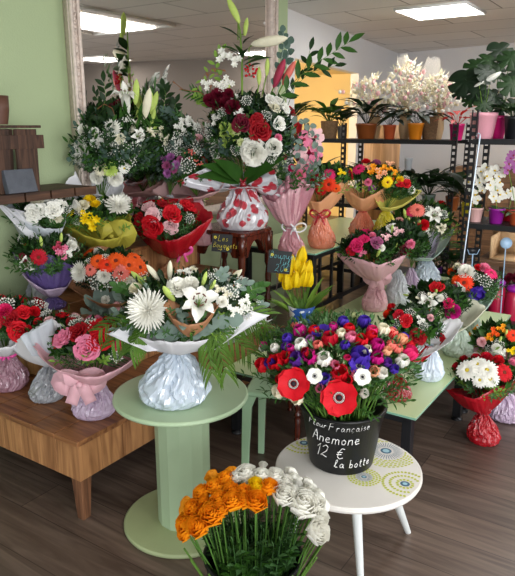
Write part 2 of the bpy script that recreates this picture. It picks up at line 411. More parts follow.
def wrap_mb(neck, rn, rim, m, seed, depth=.7, pleat=.03, sag=.12, rows_n=9, lower=0, keep=1.0):
    """funnel of sheet from neck ring to an outline given as points going left, front, right, back"""
    r = random.Random(seed); neck = Vector(neck); N = len(rim); Yn = neck.y
    P = []
    xs = [q[0] for q in rim]; half = (max(xs)-min(xs))/2*mpp(neck)*depth
    for k, q in enumerate(rim):
        th = PI+2*PI*k/N; dd = q[2] if len(q) > 2 else math.sin(th)*half
        P.append(at_y(q[0], q[1], Yn+dd))
    seg = 72; out = []
    for j in range(seg):
        u = j/seg*N; k = int(u); f = u-k; a, b, c, d = P[(k-1) % N], P[k], P[(k+1) % N], P[(k+2) % N]
        l = a.lerp(b, 0); lp = b.lerp(c, f)
        cat = .5*((2*b)+(c-a)*f+(2*a-5*b+4*c-d)*f*f+(3*b-a-3*c+d)*f**3)
        out.append(lp.lerp(cat, .2))
    rows = []
    for i in range(rows_n):
        t = i/(rows_n-1); ring = []
        for j in range(seg):
            th = PI+2*PI*j/seg; nk = neck+Vector((math.cos(th)*rn, math.sin(th)*rn, 0)); o = out[j]
            p = nk.lerp(o, t); dl = (o-nk).length
            p += Vector((0, 0, -1))*sag*dl*math.sin(PI*t)
            pl = pleat*dl*math.sin(PI*min(1, t*1.0)*.5)*(math.sin(th*7+seed)*.6+math.sin(th*13+seed*2)*.35)*(1-.55*t)
            p += Vector((math.cos(th), math.sin(th), .4))*pl
            cz = 1-3.2*abs(noise.noise(Vector((math.cos(th)*5.5+seed, math.sin(th)*5.5, t*.9))))
            p += Vector((math.cos(th), math.sin(th), .5))*(cz*dl*.045*math.sin(PI*min(1, t*1.3+.05)*.6))
            p += Vector((0, 0, 1))*dl*.035*t*noise.noise(Vector((math.cos(th)*4, math.sin(th)*4, seed+t*2)))
            ring.append(p)
        rows.append(ring)
    mb = MB()
    mb.grid(rows, m, True)
    if keep < 1:
        pass
    return mb
def bow_mb(c, s, m, facing=(0, -1, 0), tails=2, wdt=.28):
    mb = MB(); c = Vector(c); f = Vector(facing).normalized(); x = f.cross(Vector((0, 0, 1))).normalized(); z = Vector((0, 0, 1))
    def strip(pts, w):
        rows = []
        for i, p in enumerate(pts):
            d = pts[min(i+1, len(pts)-1)]-pts[max(i-1, 0)]; n = d.cross(f); n = n.normalized() if n.length > 1e-6 else z
            rows.append([p-n*w, p+n*w])
        mb.grid(rows, m)
    for sg in (-1, 1):
        pts = []
        for i in range(13):
            t = i/12*2*PI; pts.append(c+x*sg*s*.55*(1-math.cos(t))+z*s*(.38*math.sin(t)+.12*(1-math.cos(t)))+f*s*(.12+.18*math.sin(t)))
        strip(pts, s*wdt*.6)
        if tails:
            pts = [c+x*sg*s*(.1+.45*t)+z*(-s*1.15*t)+f*s*(.2+.05*math.sin(t*6)) for t in [i/6 for i in range(7)]]; strip(pts, s*wdt*.45)
    mb.ball(c+f*s*.2, s*.2, m, 8, 5); return mb
def band_mb(c, r, h, m):
    mb = MB(); mb.lathe(c, [(r*.97, -h), (r*1.06, -h*.4), (r*1.08, h*.4), (r*.98, h)], m, 24, cap=False); return mb
def foliage_mb(neck, C, rad, spec, seed, zmin=.0):
    """spec: list (kind, leafmat, count, leaf_len, leaf_w)"""
    r = random.Random(seed); mb = MB(); neck = Vector(neck)
    for kind, lm, cnt, ll, lw in spec:
        m = leafm(lm)
        for i in range(int(cnt*FD)):
            z = r.uniform(zmin, 1); ph = r.uniform(0, 2*PI); q = math.sqrt(max(0, 1-z*z))
            u = Vector((q*math.cos(ph), q*math.sin(ph), z)); k = r.uniform(.72, 1.08)
            P = C+Vector((u.x*rad[0], u.y*rad[1], u.z*rad[2]))*k
            o = Vector((u.x/rad[0], u.y/rad[1], u.z/rad[2])).normalized()
            if kind in ('lance', 'round', 'heart', 'strap'):
                d = (o+Vector((r.uniform(-.8, .8), r.uniform(-.8, .8), r.uniform(-.3, .8)))).normalized()
                leaf(mb, P-d*ll*.6, d, ll*r.uniform(.7, 1.2), lw*r.uniform(.7, 1.2), m, up=o, bend=r.uniform(-.1, .4), kind=kind)
            else:
                st = neck.lerp(P, .45); d = (P-st)
                d = d.normalized()*.7+o*.5
                L = (P-st).length*r.uniform(.9, 1.2)
                kk = {'sprig': ('lance', 10, .35), 'euc': ('round', 9, .4), 'fine': ('lance', 16, .3)}[kind]
                sprig(mb, st, d, L, m, ll, lw, kk[1], kk[0], droop=r.uniform(0, .25), start=kk[2], rnd=r)
    return mb
def stems_mb(neck, pts, m, r=.0018):
    mb = MB()
    for p in pts:
        q = neck.lerp(p, .5)+Vector((0, 0, .1*(p-neck).length)); mb.tube([neck, q, p], r, m, 4)
    return mb
FD = 2.0
DEF_F = [('sprig', 'mid', 26, .035, .012), ('fine', 'fine', 16, .022, .005), ('lance', 'dark', 60, .05, .022)]
SEED = [11]
def bouquet(label, group, base, z, bagw, bag, neck, head, flowers, rim=None, pap=None, rims=None, fol=None, bow=None, band=None, gyp=(), extra=None, hd=.0, kn=.2,
            cat='bouquet', name='wrapped_bouquet', depth=.85, back=5, Y=None, pleat=.03, coverleaf=None, fscale=1.0, nobag=False):
    SEED[0] += 7; sd = SEED[0]; r = random.Random(sd)
    b0 = at_z(base[0], base[1], z) if Y is None else at_y(base[0], base[1], Y)
    w = bagw*mpp(b0); base_p = b0+Vector((b0.x, b0.y, 0)).normalized()*(w*.36); Yb = base_p.y
    nk = at_y(neck[0], neck[1], Yb); t = thing(name, base_p, label, cat, group)
    s = mpp(nk)
    if not nobag: obj('cellophane_bag', bag_mb(base_p, nk, bagw*mpp(base_p), FILM[bag](), sd, kn), t, smooth=False)
    C = at_y(head[0], head[1], Yb+hd); s2 = mpp(C); rad = Vector((head[2]*s2, head[2]*s2*.8, head[3]*s2))
    rr = []
    if rim: rr.append((rim, pap))
    if rims: rr += rims
    for i, (rm, pm) in enumerate(rr):
        pm_, nm = (pm, 'paper_wrap') if isinstance(pm, str) else pm
        obj(nm, wrap_mb(nk, bagw*mpp(base_p)*kn*.5*(1+.15*i), rm, FILM[pm_](), sd+i, depth, pleat), t, smooth=True, solid=.0012)
    obj('foliage', foliage_mb(nk, C, rad*.93, fol or DEF_F, sd), t)
    pts = []
    for fl in flowers:
        kind, col, px, py, sz = fl[:5]; P, n = ell_hit(px, py, C, rad)
        n = (n+Vector((r.uniform(-.2, .2), r.uniform(-.25, .05), r.uniform(-.1, .2)))+(Vector(fl[5]) if len(fl) > 5 else Vector())).normalized()
        size = sz*s2*fscale
        flower(t, kind, col, P+n*size*.15, n, size); pts.append(P-n*size*.4)
    kinds = [(f[0], f[1], f[4]) for f in flowers]
    for i in range(back):
        ph = r.uniform(.15, PI-.15); zz = r.uniform(.1, .75); q = math.sqrt(1-zz*zz); u = Vector((q*math.cos(ph), q*math.sin(ph), zz))
        P = C+Vector([u[j]*rad[j] for j in range(3)]); kf = r.choice(kinds); flower(t, kf[0], kf[1], P, u, kf[2]*s2*.9); pts.append(P)
    for gx, gy, gr in gyp:
        P, n = ell_hit(gx, gy, C, rad*1.03); flower(t, 'babys_breath', 'white', P-n*gr*s2*.4, n, gr*s2)
    obj('stems', stems_mb(nk, pts, leafm('stem')), t)
    if bow: obj('ribbon_bow', bow_mb(at_y(bow[0], bow[1], Yb-bagw*mpp(base_p)*(.62 if bow[2] > 12 else kn*.5)-.004), bow[2]*s, FILM[bow[3]]() if bow[3] in FILM else ribbon(bow[3]), facing=(-nk.x*.3, -1, .25), wdt=bow[4] if len(bow) > 4 else .28), t, solid=.0008)
    if band: obj('ribbon_band', band_mb(nk, bagw*mpp(base_p)*kn*.5, .006, ribbon(band)), t)
    if extra: extra(t, nk, C, rad, s2)
    return t, nk, C, rad, s2
def ribbon(h): return plain('ribbon_'+h, {'red': '#c8102a', 'pink': '#e86aa0', 'white': '#e9e6ea', 'darkred': '#8f1020', 'hot': '#e0489a'}[h], .3, spec=.7)
def sheet(t, Y, q, m, bulge=.02, seed=3, nm='paper_wing'):
    """crumpled four cornered flap of wrapping; q: corners (px, py, dd), first two at the tie"""
    P = [at_y(a[0], a[1], Y+(a[2] if len(a) > 2 else 0)) for a in q]; n = 14; rows = []; nn = (P[1]-P[0]).cross(P[3]-P[0]).normalized()
    if nn.y > 0: nn = -nn
    for i in range(n+1):
        v = i/n; row = []
        for j in range(n+1):
            u = j/n; p = P[0].lerp(P[1], u).lerp(P[3].lerp(P[2], u), v); L = (P[2]-P[0]).length
            row.append(p+nn*(bulge*math.sin(PI*u)*v+L*.09*(1-2.6*abs(noise.noise(Vector((u*3+seed, v*.9, seed)))))*math.sin(PI*min(1, v+.1)*.6)))
        rows.append(row)
    mb = MB(); mb.grid(rows, m); return obj(nm, mb, t, solid=.0012)
def add_branch(t, pts, Y, m, ll, lw, n, kind='lance', nm='leafy_branch', stem='stem', r=.002, up=None):
    """pts: pixel path at depth Y(+dd)"""
    mb = MB(); P = [at_y(p[0], p[1], Y+(p[2] if len(p) > 2 else 0)) for p in pts]
    Q = []
    for i in range(len(P)-1):
        for k in range(4): Q.append(P[i].lerp(P[i+1], k/4))
    Q.append(P[-1]); mb.tube(Q, r, leafm(stem), 5, r*.6); rr = random.Random(int(pts[0][0]*7+pts[0][1]))
    s = mpp(P[0])
    for i in range(n):
        u = (.15+.85*i/max(1, n-1))*(len(Q)-1); k = min(len(Q)-2, int(u)); q = Q[k].lerp(Q[k+1], u-k); ax = (Q[k+1]-Q[k]).normalized()
        sd = Vector((ax.z, 0, -ax.x)) if i % 2 else Vector((-ax.z, 0, ax.x))
        d = (ax*.8+sd*.8+Vector((0, rr.uniform(-.5, .4), 0))).normalized() if i < n-1 else ax
        leaf(mb, q, d, ll*s*rr.uniform(.8, 1.1), lw*s, leafm(m), up=Vector((0, -1, .5)), bend=rr.uniform(0, .3), kind=kind)
    return obj(nm, mb, t)
def palm(t, base, tips, Y, m='mid', nm='palm_frond', ll=26, curl=.4):
    """rachis from base px to tip px with long narrow leaflets"""
    mb = MB(); a = at_y(base[0], base[1], Y+(base[2] if len(base) > 2 else 0)); b = at_y(tips[0], tips[1], Y+(tips[2] if len(tips) > 2 else 0)); s = mpp(a)
    mid = a.lerp(b, .5)+Vector((0, 0, (b-a).length*.18)); Q = []
    for i in range(22):
        u = i/21; Q.append(a*(1-u)**2+mid*2*u*(1-u)+b*u*u)
    mb.tube(Q, .0022, leafm('stem'), 5, .001)
    for i in range(1, 22):
        if i % 3 == 1: continue
        ax = (Q[i]-Q[i-1]).normalized(); sd = ax.cross(Vector((0, -1, .3))).normalized(); L = ll*s*(1-.35*abs(i/21-.4))
        for sg in (-1, 1):
            d = (ax*.75+sd*sg*.75+Vector((0, -.1, -curl*.5))).normalized()
            leaf(mb, Q[i], d, L, 1.9*s, leafm(m), up=Vector((0, -.6, .8)), bend=curl, kind='strap', fold=.5)
    return obj(nm, mb, t)
# ------------------------------------------------------------------ handwriting
ST = {'F': [[(0, 0), (.1, 1)], [(.1, 1), (.75, 1.05)], [(.05, .55), (.5, .58)]], 'l': [[(0, .1), (.25, .8), (.2, 1), (.08, .9), (.08, .1), (.2, 0), (.35, .08)]],
 'e': [[(0, .25), (.35, .32), (.3, .5), (.12, .5), (.02, .25), (.12, .02), (.4, .1)]], 'u': [[(0, .5), (.02, .1), (.15, 0), (.35, .1), (.4, .5), (.4, .05), (.5, 0)]],
 'r': [[(0, 0), (.03, .5)], [(.03, .3), (.15, .48), (.32, .45)]], 'a': [[(.38, .42), (.2, .5), (.03, .3), (.1, .03), (.3, .08), (.38, .45), (.38, .08), (.48, 0)]],
 'n': [[(0, 0), (.03, .5)], [(.03, .35), (.2, .5), (.33, .42), (.35, 0)]], 'm': [[(0, 0), (.03, .5)], [(.03, .35), (.15, .5), (.27, .42), (.28, 0)], [(.28, .35), (.4, .5), (.53, .42), (.55, 0)]],
 'c': [[(.35, .42), (.2, .5), (.03, .3), (.08, .04), (.3, .03)]], 'ç': [[(.35, .42), (.2, .5), (.03, .3), (.08, .04), (.3, .03)], [(.2, 0), (.26, -.15), (.12, -.2)]],
 'i': [[(.05, .5), (.05, 0)], [(.06, .68), (.08, .72)]], 's': [[(.3, .48), (.1, .48), (.08, .32), (.28, .22), (.25, .02), (.02, .03)]],
 'A': [[(0, 0), (.2, .7), (.32, 1), (.45, .6), (.55, 0)], [(.08, .38), (.5, .38)]], 'o': [[(.2, .5), (.03, .35), (.08, .04), (.28, .03), (.36, .3), (.2, .5)]],
 '1': [[(0, .7), (.2, 1), (.2, 0)]], '2': [[(.02, .8), (.2, 1), (.4, .85), (.35, .5), (0, .05), (.2, .1), (.5, 0)]], '€': [[(.45, .85), (.25, .9), (.1, .6), (.12, .2), (.3, .05), (.5, .15)], [(0, .58), (.35, .6)], [(0, .4), (.33, .42)]],
 'b': [[(0, 1), (.02, .02), (.25, .03), (.33, .28), (.2, .48), (.03, .35)]], 't': [[(.12, .9), (.1, .08), (.25, 0)], [(0, .6), (.28, .62)]], 'ô': [[(.2, .5), (.03, .35), (.08, .04), (.28, .03), (.36, .3), (.2, .5)], [(.08, .62), (.2, .74), (.32, .62)]],
 'B': [[(0, 0), (.05, 1), (.35, .95), (.38, .7), (.05, .52), (.42, .4), (.38, .08), (0, 0)]], 'q': [[(.36, .42), (.2, .5), (.03, .3), (.1, .05), (.34, .1), (.36, .48), (.36, -.35)]],
 'L': [[(.05, 1), (0, 0), (.45, .02)]], '5': [[(.42, 1), (.1, 1), (.05, .55), (.35, .55), (.42, .25), (.2, 0), (0, .1)]], '0': [[(.25, 1), (.03, .7), (.05, .15), (.25, 0), (.45, .3), (.42, .8), (.25, 1)]],
 'T': [[(0, 1), (.6, 1)], [(.3, 1), (.28, 0)]], 'U': [[(0, 1), (.02, .2), (.2, 0), (.4, .2), (.42, 1)]], 'N': [[(0, 0), (0, 1), (.42, 0), (.42, 1)]], 'E': [[(.4, 1), (0, 1), (0, 0), (.42, 0)], [(0, .5), (.32, .5)]], 'R': [[(0, 0), (0, 1), (.35, .9), (.33, .6), (0, .5), (.4, 0)]],
 'M': [[(0, 0), (.05, 1), (.28, .4), (.5, 1), (.55, 0)]], '>': [[(0, .5), (.8, .5)], [(.55, .75), (.8, .5), (.55, .25)]], 'p': [[(0, .5), (.02, -.35)], [(.03, .4), (.2, .5), (.36, .3), (.25, .03), (.04, .1)]], 'h': [[(0, 0), (.05, 1)], [(.03, .35), (.2, .5), (.33, .4), (.35, 0)]]}
def write(mb, text, fn, x0, y0, h, m, r, sl=.12):
    x = x0
    for ch in text:
        if ch == ' ': x += .4*h; continue
        w = 0
        for st in ST[ch]:
            pts = []
            for i in range(len(st)-1):
                n = 3
                for k in range(n): pts.append((st[i][0]+(st[i+1][0]-st[i][0])*k/n, st[i][1]+(st[i+1][1]-st[i][1])*k/n))
            pts.append(st[-1]); w = max(w, max(p[0] for p in st))
            mb.tube([fn(x+(p[0]+sl*p[1])*h, y0+p[1]*h) for p in pts], r, m, 4)
        x += (w+.2)*h
    return x
def at_A(px, py, a):
    d = ray(px, py); return CAMP+d*(a/d.dot(AX))
def at_B(px, py, b):
    d = ray(px, py); return CAMP+d*(b/d.dot(BX))
def ZV(z): return Vector((0, 0, z))
def bxAB(mb, a0, a1, b0, b1, z0, z1, m):
    mb.box(AB((a0+a1)/2, (b0+b1)/2, (z0+z1)/2), AX*(a1-a0)/2, BX*(b1-b0)/2, ZV((z1-z0)/2), m)
# ------------------------------------------------------------------ the setting
floor_m = wood('floor_laminate', '#483a32', '#6e5e54', 'B', 1.0, .38, (1.25, .19), .45, .1)
green_m = plain('green_wall_paint', '#a3b18b', .85, spec=.2, amt=.03, scale=2, bump=.15, bscale=120)
white_m = plain('white_wall_paint', '#dedcdc', .9, spec=.2, amt=.03, scale=2, bump=.1, bscale=120)
yel_m = plain('cream_wall_paint', '#f3dfae', .9, spec=.2, amt=.04, scale=2)
def ceiling_mat():
    m, nt, b = newmat('ceiling_tiles'); N = nt.nodes; L = nt.links; tc = N.new('ShaderNodeTexCoord'); mp = N.new('ShaderNodeMapping')
    mp.inputs['Rotation'].default_value = (0, 0, -(PI-YAW)); mp.inputs['Location'].default_value = (.36, -.03, 0); L.new(tc.outputs['Object'], mp.inputs[0])
    br = N.new('ShaderNodeTexBrick'); br.offset = .5; br.inputs['Scale'].default_value = 1; br.inputs['Brick Width'].default_value = 1.24; br.inputs['Row Height'].default_value = .62
    br.inputs['Mortar Size'].default_value = .008; br.inputs['Mortar Smooth'].default_value = .4
    br.inputs['Color1'].default_value = lin('#dedbd6'); br.inputs['Color2'].default_value = lin('#e8e5e0'); br.inputs['Mortar'].default_value = lin('#8f8b86')
    L.new(mp.outputs[0], br.inputs['Vector']); L.new(br.outputs['Color'], b.inputs['Base Color']); setp(b, Roughness=.9); return m
mb = MB(); bxAB(mb, -4, 13, -9.6, 7, -.05, 0, floor_m); struct('floor', mb)
mb = MB(); bxAB(mb, -4, 9.6, -9.6, 4.2, 2.5, 2.56, ceiling_mat()); struct('ceiling', mb)
mb = MB(); bxAB(mb, .3, 4.52, 2.72, 3.0, 0, 2.5, green_m); struct('wall_left', mb)
def wall_line(mb, p, q, z0, z1, th, m):
    p = Vector(p); q = Vector(q); d = (q-p); n = Vector((-d.y, d.x, 0)).normalized(); c = (p+q)/2
    mb.box(c+n*th/2+ZV((z0+z1)/2), d/2, n*th/2, ZV((z1-z0)/2), m)
W0, W1 = AB(4.5, 3.0), AB(9.17, 3.61)
def wl(a): return W0.lerp(W1, (a-4.5)/4.67)
mb = MB(); wall_line(mb, W0, wl(5.3), 0, 2.5, .1, white_m); wall_line(mb, wl(7.25), wl(9.3), 0, 2.5, .1, white_m); wall_line(mb, wl(5.3), wl(7.25), 2.1, 2.5, .1, white_m)
struct('wall_annex', mb)
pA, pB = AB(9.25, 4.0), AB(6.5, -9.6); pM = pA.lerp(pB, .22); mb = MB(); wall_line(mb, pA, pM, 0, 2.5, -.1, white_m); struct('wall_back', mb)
mb = MB(); wall_line(mb, pM, pB, 0, 2.5, -.1, plain('mirror_darkening_taupe', '#877f78', .9, spec=.2, amt=.03, scale=2)); struct('wall_far', mb)  # far part of the back wall toned taupe to darken the mirror's reflection
mb = MB(); bxAB(mb, -4, 9, -9.6, -9.5, 0, 2.5, plain('mirror_darkening_taupe', '#877f78', .9, spec=.2, amt=.03, scale=2)); struct('wall_right', mb)  # unseen wall in the same taupe, chosen for a darker mirror image
mb = MB(); bxAB(mb, 4.6, 12, 6.2, 6.3, 0, 2.5, yel_m); bxAB(mb, 9.6, 9.7, 3.75, 6.2, 0, 2.5, yel_m); bxAB(mb, 4.55, 4.65, 3.15, 6.2, 0, 2.5, yel_m); bxAB(mb, 4.6, 9.7, 3.8, 6.3, 2.3, 2.36, yel_m); struct('wall_side_room', mb)
# ceiling lights
emi, nt, b = newmat('light_panel'); setp(b, Base_Color=(1, 1, 1, 1)); b.inputs['Emission Color'].default_value = (1, .98, .95, 1); b.inputs['Emission Strength'].default_value = 11
def ceiling_light(a, b_, lab, s=.31, k=1.0):
    t = thing('ceiling_light', AB(a, b_, 2.49), lab, 'light', 'square light panels in the tiled ceiling')
    mb = MB(); bxAB(mb, a-s, a+s, b_-s*k, b_+s*k, 2.482, 2.494, emi); obj('diffuser', mb, t)
    fr = plain('light_frame', '#e8e6e2', .5); mb = MB()
    for q in ((a-s-.01, a-s, b_-s-.01, b_+s+.01), (a+s, a+s+.01, b_-s-.01, b_+s+.01), (a-s, a+s, b_-s-.01, b_-s), (a-s, a+s, b_+s, b_+s+.01)): bxAB(mb, *q, 2.476, 2.5, fr)
    obj('frame', mb, t)
ceiling_light(5.95, 1.98, 'bright square light panel in the tiled ceiling above the plant shelves')
ceiling_light(4.65, .22, 'large light panel in the ceiling that shows near the top of the big mirror', .6, .55)
ceiling_light(7.9, 0.2, 'unseen light panel added in the ceiling to brighten the back wall')  # extra panel added out of view to light the back of the room
ceiling_light(8.2, 2.9, 'square light panel in the ceiling outside the photo in the back corner') if False else None
ceiling_light(7.2, -2.3, 'square light panel in the ceiling far to the right of the plant shelves')
ceiling_light(1.2, -.4, 'square light panel in the ceiling over the spot the photo was taken from')
# ------------------------------------------------------------------ mirror
gold = plain('carved_plaster', '#dccbbf', .5, amt=.25, scale=40, bump=.4, bscale=150); t = None
def mirror():
    pL, pR = at_B(72, 70, 2.66), at_B(276, 60, 2.66); a0 = pL.dot(AX); a1 = pR.dot(AX); z0, z1 = .9, 2.47
    t = thing('mirror', AB((a0+a1)/2, 2.69, z0), 'tall wall mirror in a carved pinkish white frame on the green wall', 'mirror'); fw0, fw = .062, .1
    mb = MB(); bxAB(mb, a0+.02, a1-.02, 2.675, 2.72, z0, z1, gold); 
    g, nt, b = newmat('mirror_glass'); setp(b, Base_Color=(.80, .77, .74, 1), Metallic=1, Roughness=.02)
    gl = MB(); bxAB(gl, a0+fw0, a1-fw, 2.664, 2.674, z0+.06, z1-.06, g)
    fr = MB()
    for (x0, x1) in ((a0, a0+fw0), (a1-fw, a1)):
        w = x1-x0; bxAB(fr, x0, x1, 2.655, 2.675, z0, z1, gold); bxAB(fr, x0, x0+w*.2, 2.635, 2.66, z0, z1, gold); bxAB(fr, x1-w*.22, x1, 2.64, 2.66, z0, z1, gold)
        k = 0; z = z0+.02
        while z < z1:
            fr.ball(AB(x0+w*(.42+.12*math.sin(k*1.9)), 2.655, z), .011+.004*math.sin(k*2.3), gold, 7, 4)
            s = 1 if k % 2 else -1
            fr.tube([AB(x0+w*(.5+s*.25*math.sin(j*.9)), 2.65, z+.004*j) for j in range(5)], .004, gold, 5)
            z += .019; k += 1
    for (q0, q1) in ((z0, z0+.06), (z1-.06, z1)): bxAB(fr, a0, a1, 2.64, 2.675, q0, q1, gold)
    obj('backing_board', mb, t); obj('mirror_glass', gl, t, smooth=False); obj('carved_frame', fr, t, smooth=True)
mirror()
# ------------------------------------------------------------------ wall shelf, crate
shw = wood('dark_shelf_wood', '#2c1a11', '#583a27', 'A', 2, .6)
t = thing('wall_shelf', AB(1.75, 2.7, 1.15), 'rough brown plank shelf fixed to the green wall at the left edge', 'shelf')
mb = MB(); bxAB(mb, 1.2, 2.18, 2.42, 2.715, 1.175, 1.205, shw); obj('board', mb, t, bevel=.003)
for i in range(7):
    mb = MB(); bxAB(mb, 1.2+i*.14, 1.33+i*.14, 2.405, 2.42, 1.168, 1.208, shw); obj('edge_block', mb, t, bevel=.002)
crw = wood('old_crate_wood', '#22150f', '#553b2d', 'Z', 2, .75, bump=.4)
t = thing('wooden_crate', AB(1.78, 2.56, 1.206), 'dark slatted wooden crate standing on the wall shelf', 'crate'); 
def slat(x0, x1, b, w, t):
    p = at_B(x0, 129, b); q = at_B(x1, 186, b); q.z = 1.208; mb = MB(); mb.box((p+q)/2, (p-q)/2, AX*w, BX*.007, crw); obj('slat', mb, t, bevel=.002)
for x0, x1, b in ((19, 25, 2.44), (30, 34, 2.44), (2, 5, 2.44), (22, 26, 2.68), (6, 9, 2.68)): slat(x0, x1, b, .028, t)
pz = at_B(20, 128, 2.44).z; pa = at_B(36, 128, 2.44).dot(AX)
mb = MB(); bxAB(mb, 1.4, pa+.02, 2.43, 2.7, pz, pz+.012, crw); obj('top_board', mb, t, bevel=.002)
mb = MB(); bxAB(mb, 1.4, pa+.03, 2.43, 2.445, pz-.09, pz-.03, crw); obj('cross_board', mb, t, bevel=.002)
sl = plain('slate', '#4a4e57', .6, amt=.3, scale=25, bump=.3); p0 = at_B(17, 187, 2.44); mb = MB(); p0.z = 1.26; mb.box(p0-BX*.02, AX*.075, BX*.015+ZV(-.003), ZV(.05)+BX*.014, sl)
tag(obj('slate_slab', mb, org=p0-ZV(.05), bevel=.003), 'small grey slate slab leaning against the crate on the wall shelf', 'slate')
p0 = at_B(-4, 125, 2.5); p0.z = pz+.015; mb = MB(); mb.lathe(p0, [(.05, 0), (.06, .06), (.062, .12), (.05, .12), (.045, .02)], plain('brown_pot', '#5a3a2c', .5), 20); tag(obj('flower_pot', mb, org=p0), 'brown pot on top of the crate at the left edge of the photo', 'pot')
# ------------------------------------------------------------------ wooden display
bw = wood('display_top_wood', '#5a3420', '#9c6a42', 'B', 1.5, .42); pw = wood('display_side_wood', '#7d5231', '#bb8858', 'Z', 1.2, .55, bump=.25); dk = plain('dark_gap', '#1c120c', .9)
def display(nm, a0, a1, b0, b1, z0, z1, lab, legs=0):
    t = thing(nm, AB((a0+a1)/2, (b0+b1)/2, 0 if legs else z0), lab, 'wooden bench' if legs else 'wooden box')
    mb = MB(); n = max(1, round((b1-b0)/.13))
    for i in range(n): bxAB(mb, a0-.012, a1, b0-.012+(b1-b0+.012)*i/n, b0-.012+(b1-b0+.012)*(i+1)/n-.003, z1-.022, z1, bw)
    obj('top', mb, t, bevel=.003)
    for (k, ax) in ((0, 'A'), (1, 'B'), (2, 'B2'), (3, 'A2')):
        mb = MB(); L = (a1-a0) if ax[0] == 'A' else (b1-b0); n = max(2, round(L/.12))
        for i in range(n):
            u0, u1 = L*i/n, L*(i+1)/n-.002
            if ax == 'A': bxAB(mb, a0+u0, a0+u1, b0, b0+.018, z0, z1-.023, pw)
            elif ax == 'A2': bxAB(mb, a0+u0, a0+u1, b1-.018, b1, z0, z1-.023, pw)
            elif ax == 'B': bxAB(mb, a0, a0+.018, b0+.018+u0*.96, b0+.018+u1*.96, z0, z1-.023, pw)
            else: bxAB(mb, a1-.018, a1, b0+.018+u0*.96, b0+.018+u1*.96, z0, z1-.023, pw)
        obj('side_panel', mb, t, bevel=.0015)
    if legs:
        lw = wood('leg_wood', '#4a2d1e', '#8a5f42', 'Z', 1.5, .55)
        for sa, sb in ((a0+.035, b0+.035), (a0+.035, b1-.06), (a1-.06, b0+.035), (a1-.06, b1-.06)):
            mb = MB(); o = AB(sa, sb); rows = []
            for z, w, sh in ((.002, .018, -.012), (z0+.01, .028, 0), (z1-.03, .028, 0)):
                c = o+ZV(z)+(AX+BX)*sh*(1 if sa < 2 else -1); rows.append([c+AX*w+BX*w, c-AX*w+BX*w, c-AX*w-BX*w, c+AX*w-BX*w])
            mb.grid(rows, lw, True); mb.cap(rows[0], lw, True); obj('leg', mb, t, smooth=False, bevel=.002)
display('wooden_bench', 1.40, 3.02, 1.745, 2.68, .175, .35, 'low warm brown plank display bench on tapered legs at left', 1)
display('wooden_box', 1.72, 2.98, 2.12, 2.66, .352, .66, 'wide plank box set on the low bench as the middle step')
display('wooden_box', 2.12, 2.98, 2.43, 2.66, .662, .85, 'narrow plank box against the green wall as the top step')
# ------------------------------------------------------------------ cable drum table
def gpaint(): return plain('sage_green_paint', '#a9bf9b', .42, amt=.07, scale=6, bump=.05)
def drum():
    g = gpaint(); gb = plain('sage_green_base', '#a4b083', .5, amt=.12, scale=5); c = at_z(181, 392.5, .54); c.z = 0; zt = .54
    t = thing('cable_drum_table', c, 'round sage green cable drum table with a wide round foot', 'table')
    mb = MB(); mb.lathe(c, [(.225, zt-.018), (.247, zt-.016), (.25, zt-.01), (.248, zt-.002), (.243, zt)], g, 72); obj('table_top', mb, t)
    mb = MB(); mb.lathe(c, [(.103, .017), (.103, zt-.02)], g, 14, cap=False); obj('column', mb, t, smooth=False, bevel=.002)
    mb = MB(); mb.lathe(c, [(.225, .001), (.236, .004), (.236, .014), (.23, .018)], gb, 72); obj('foot_disc', mb, t)
drum()
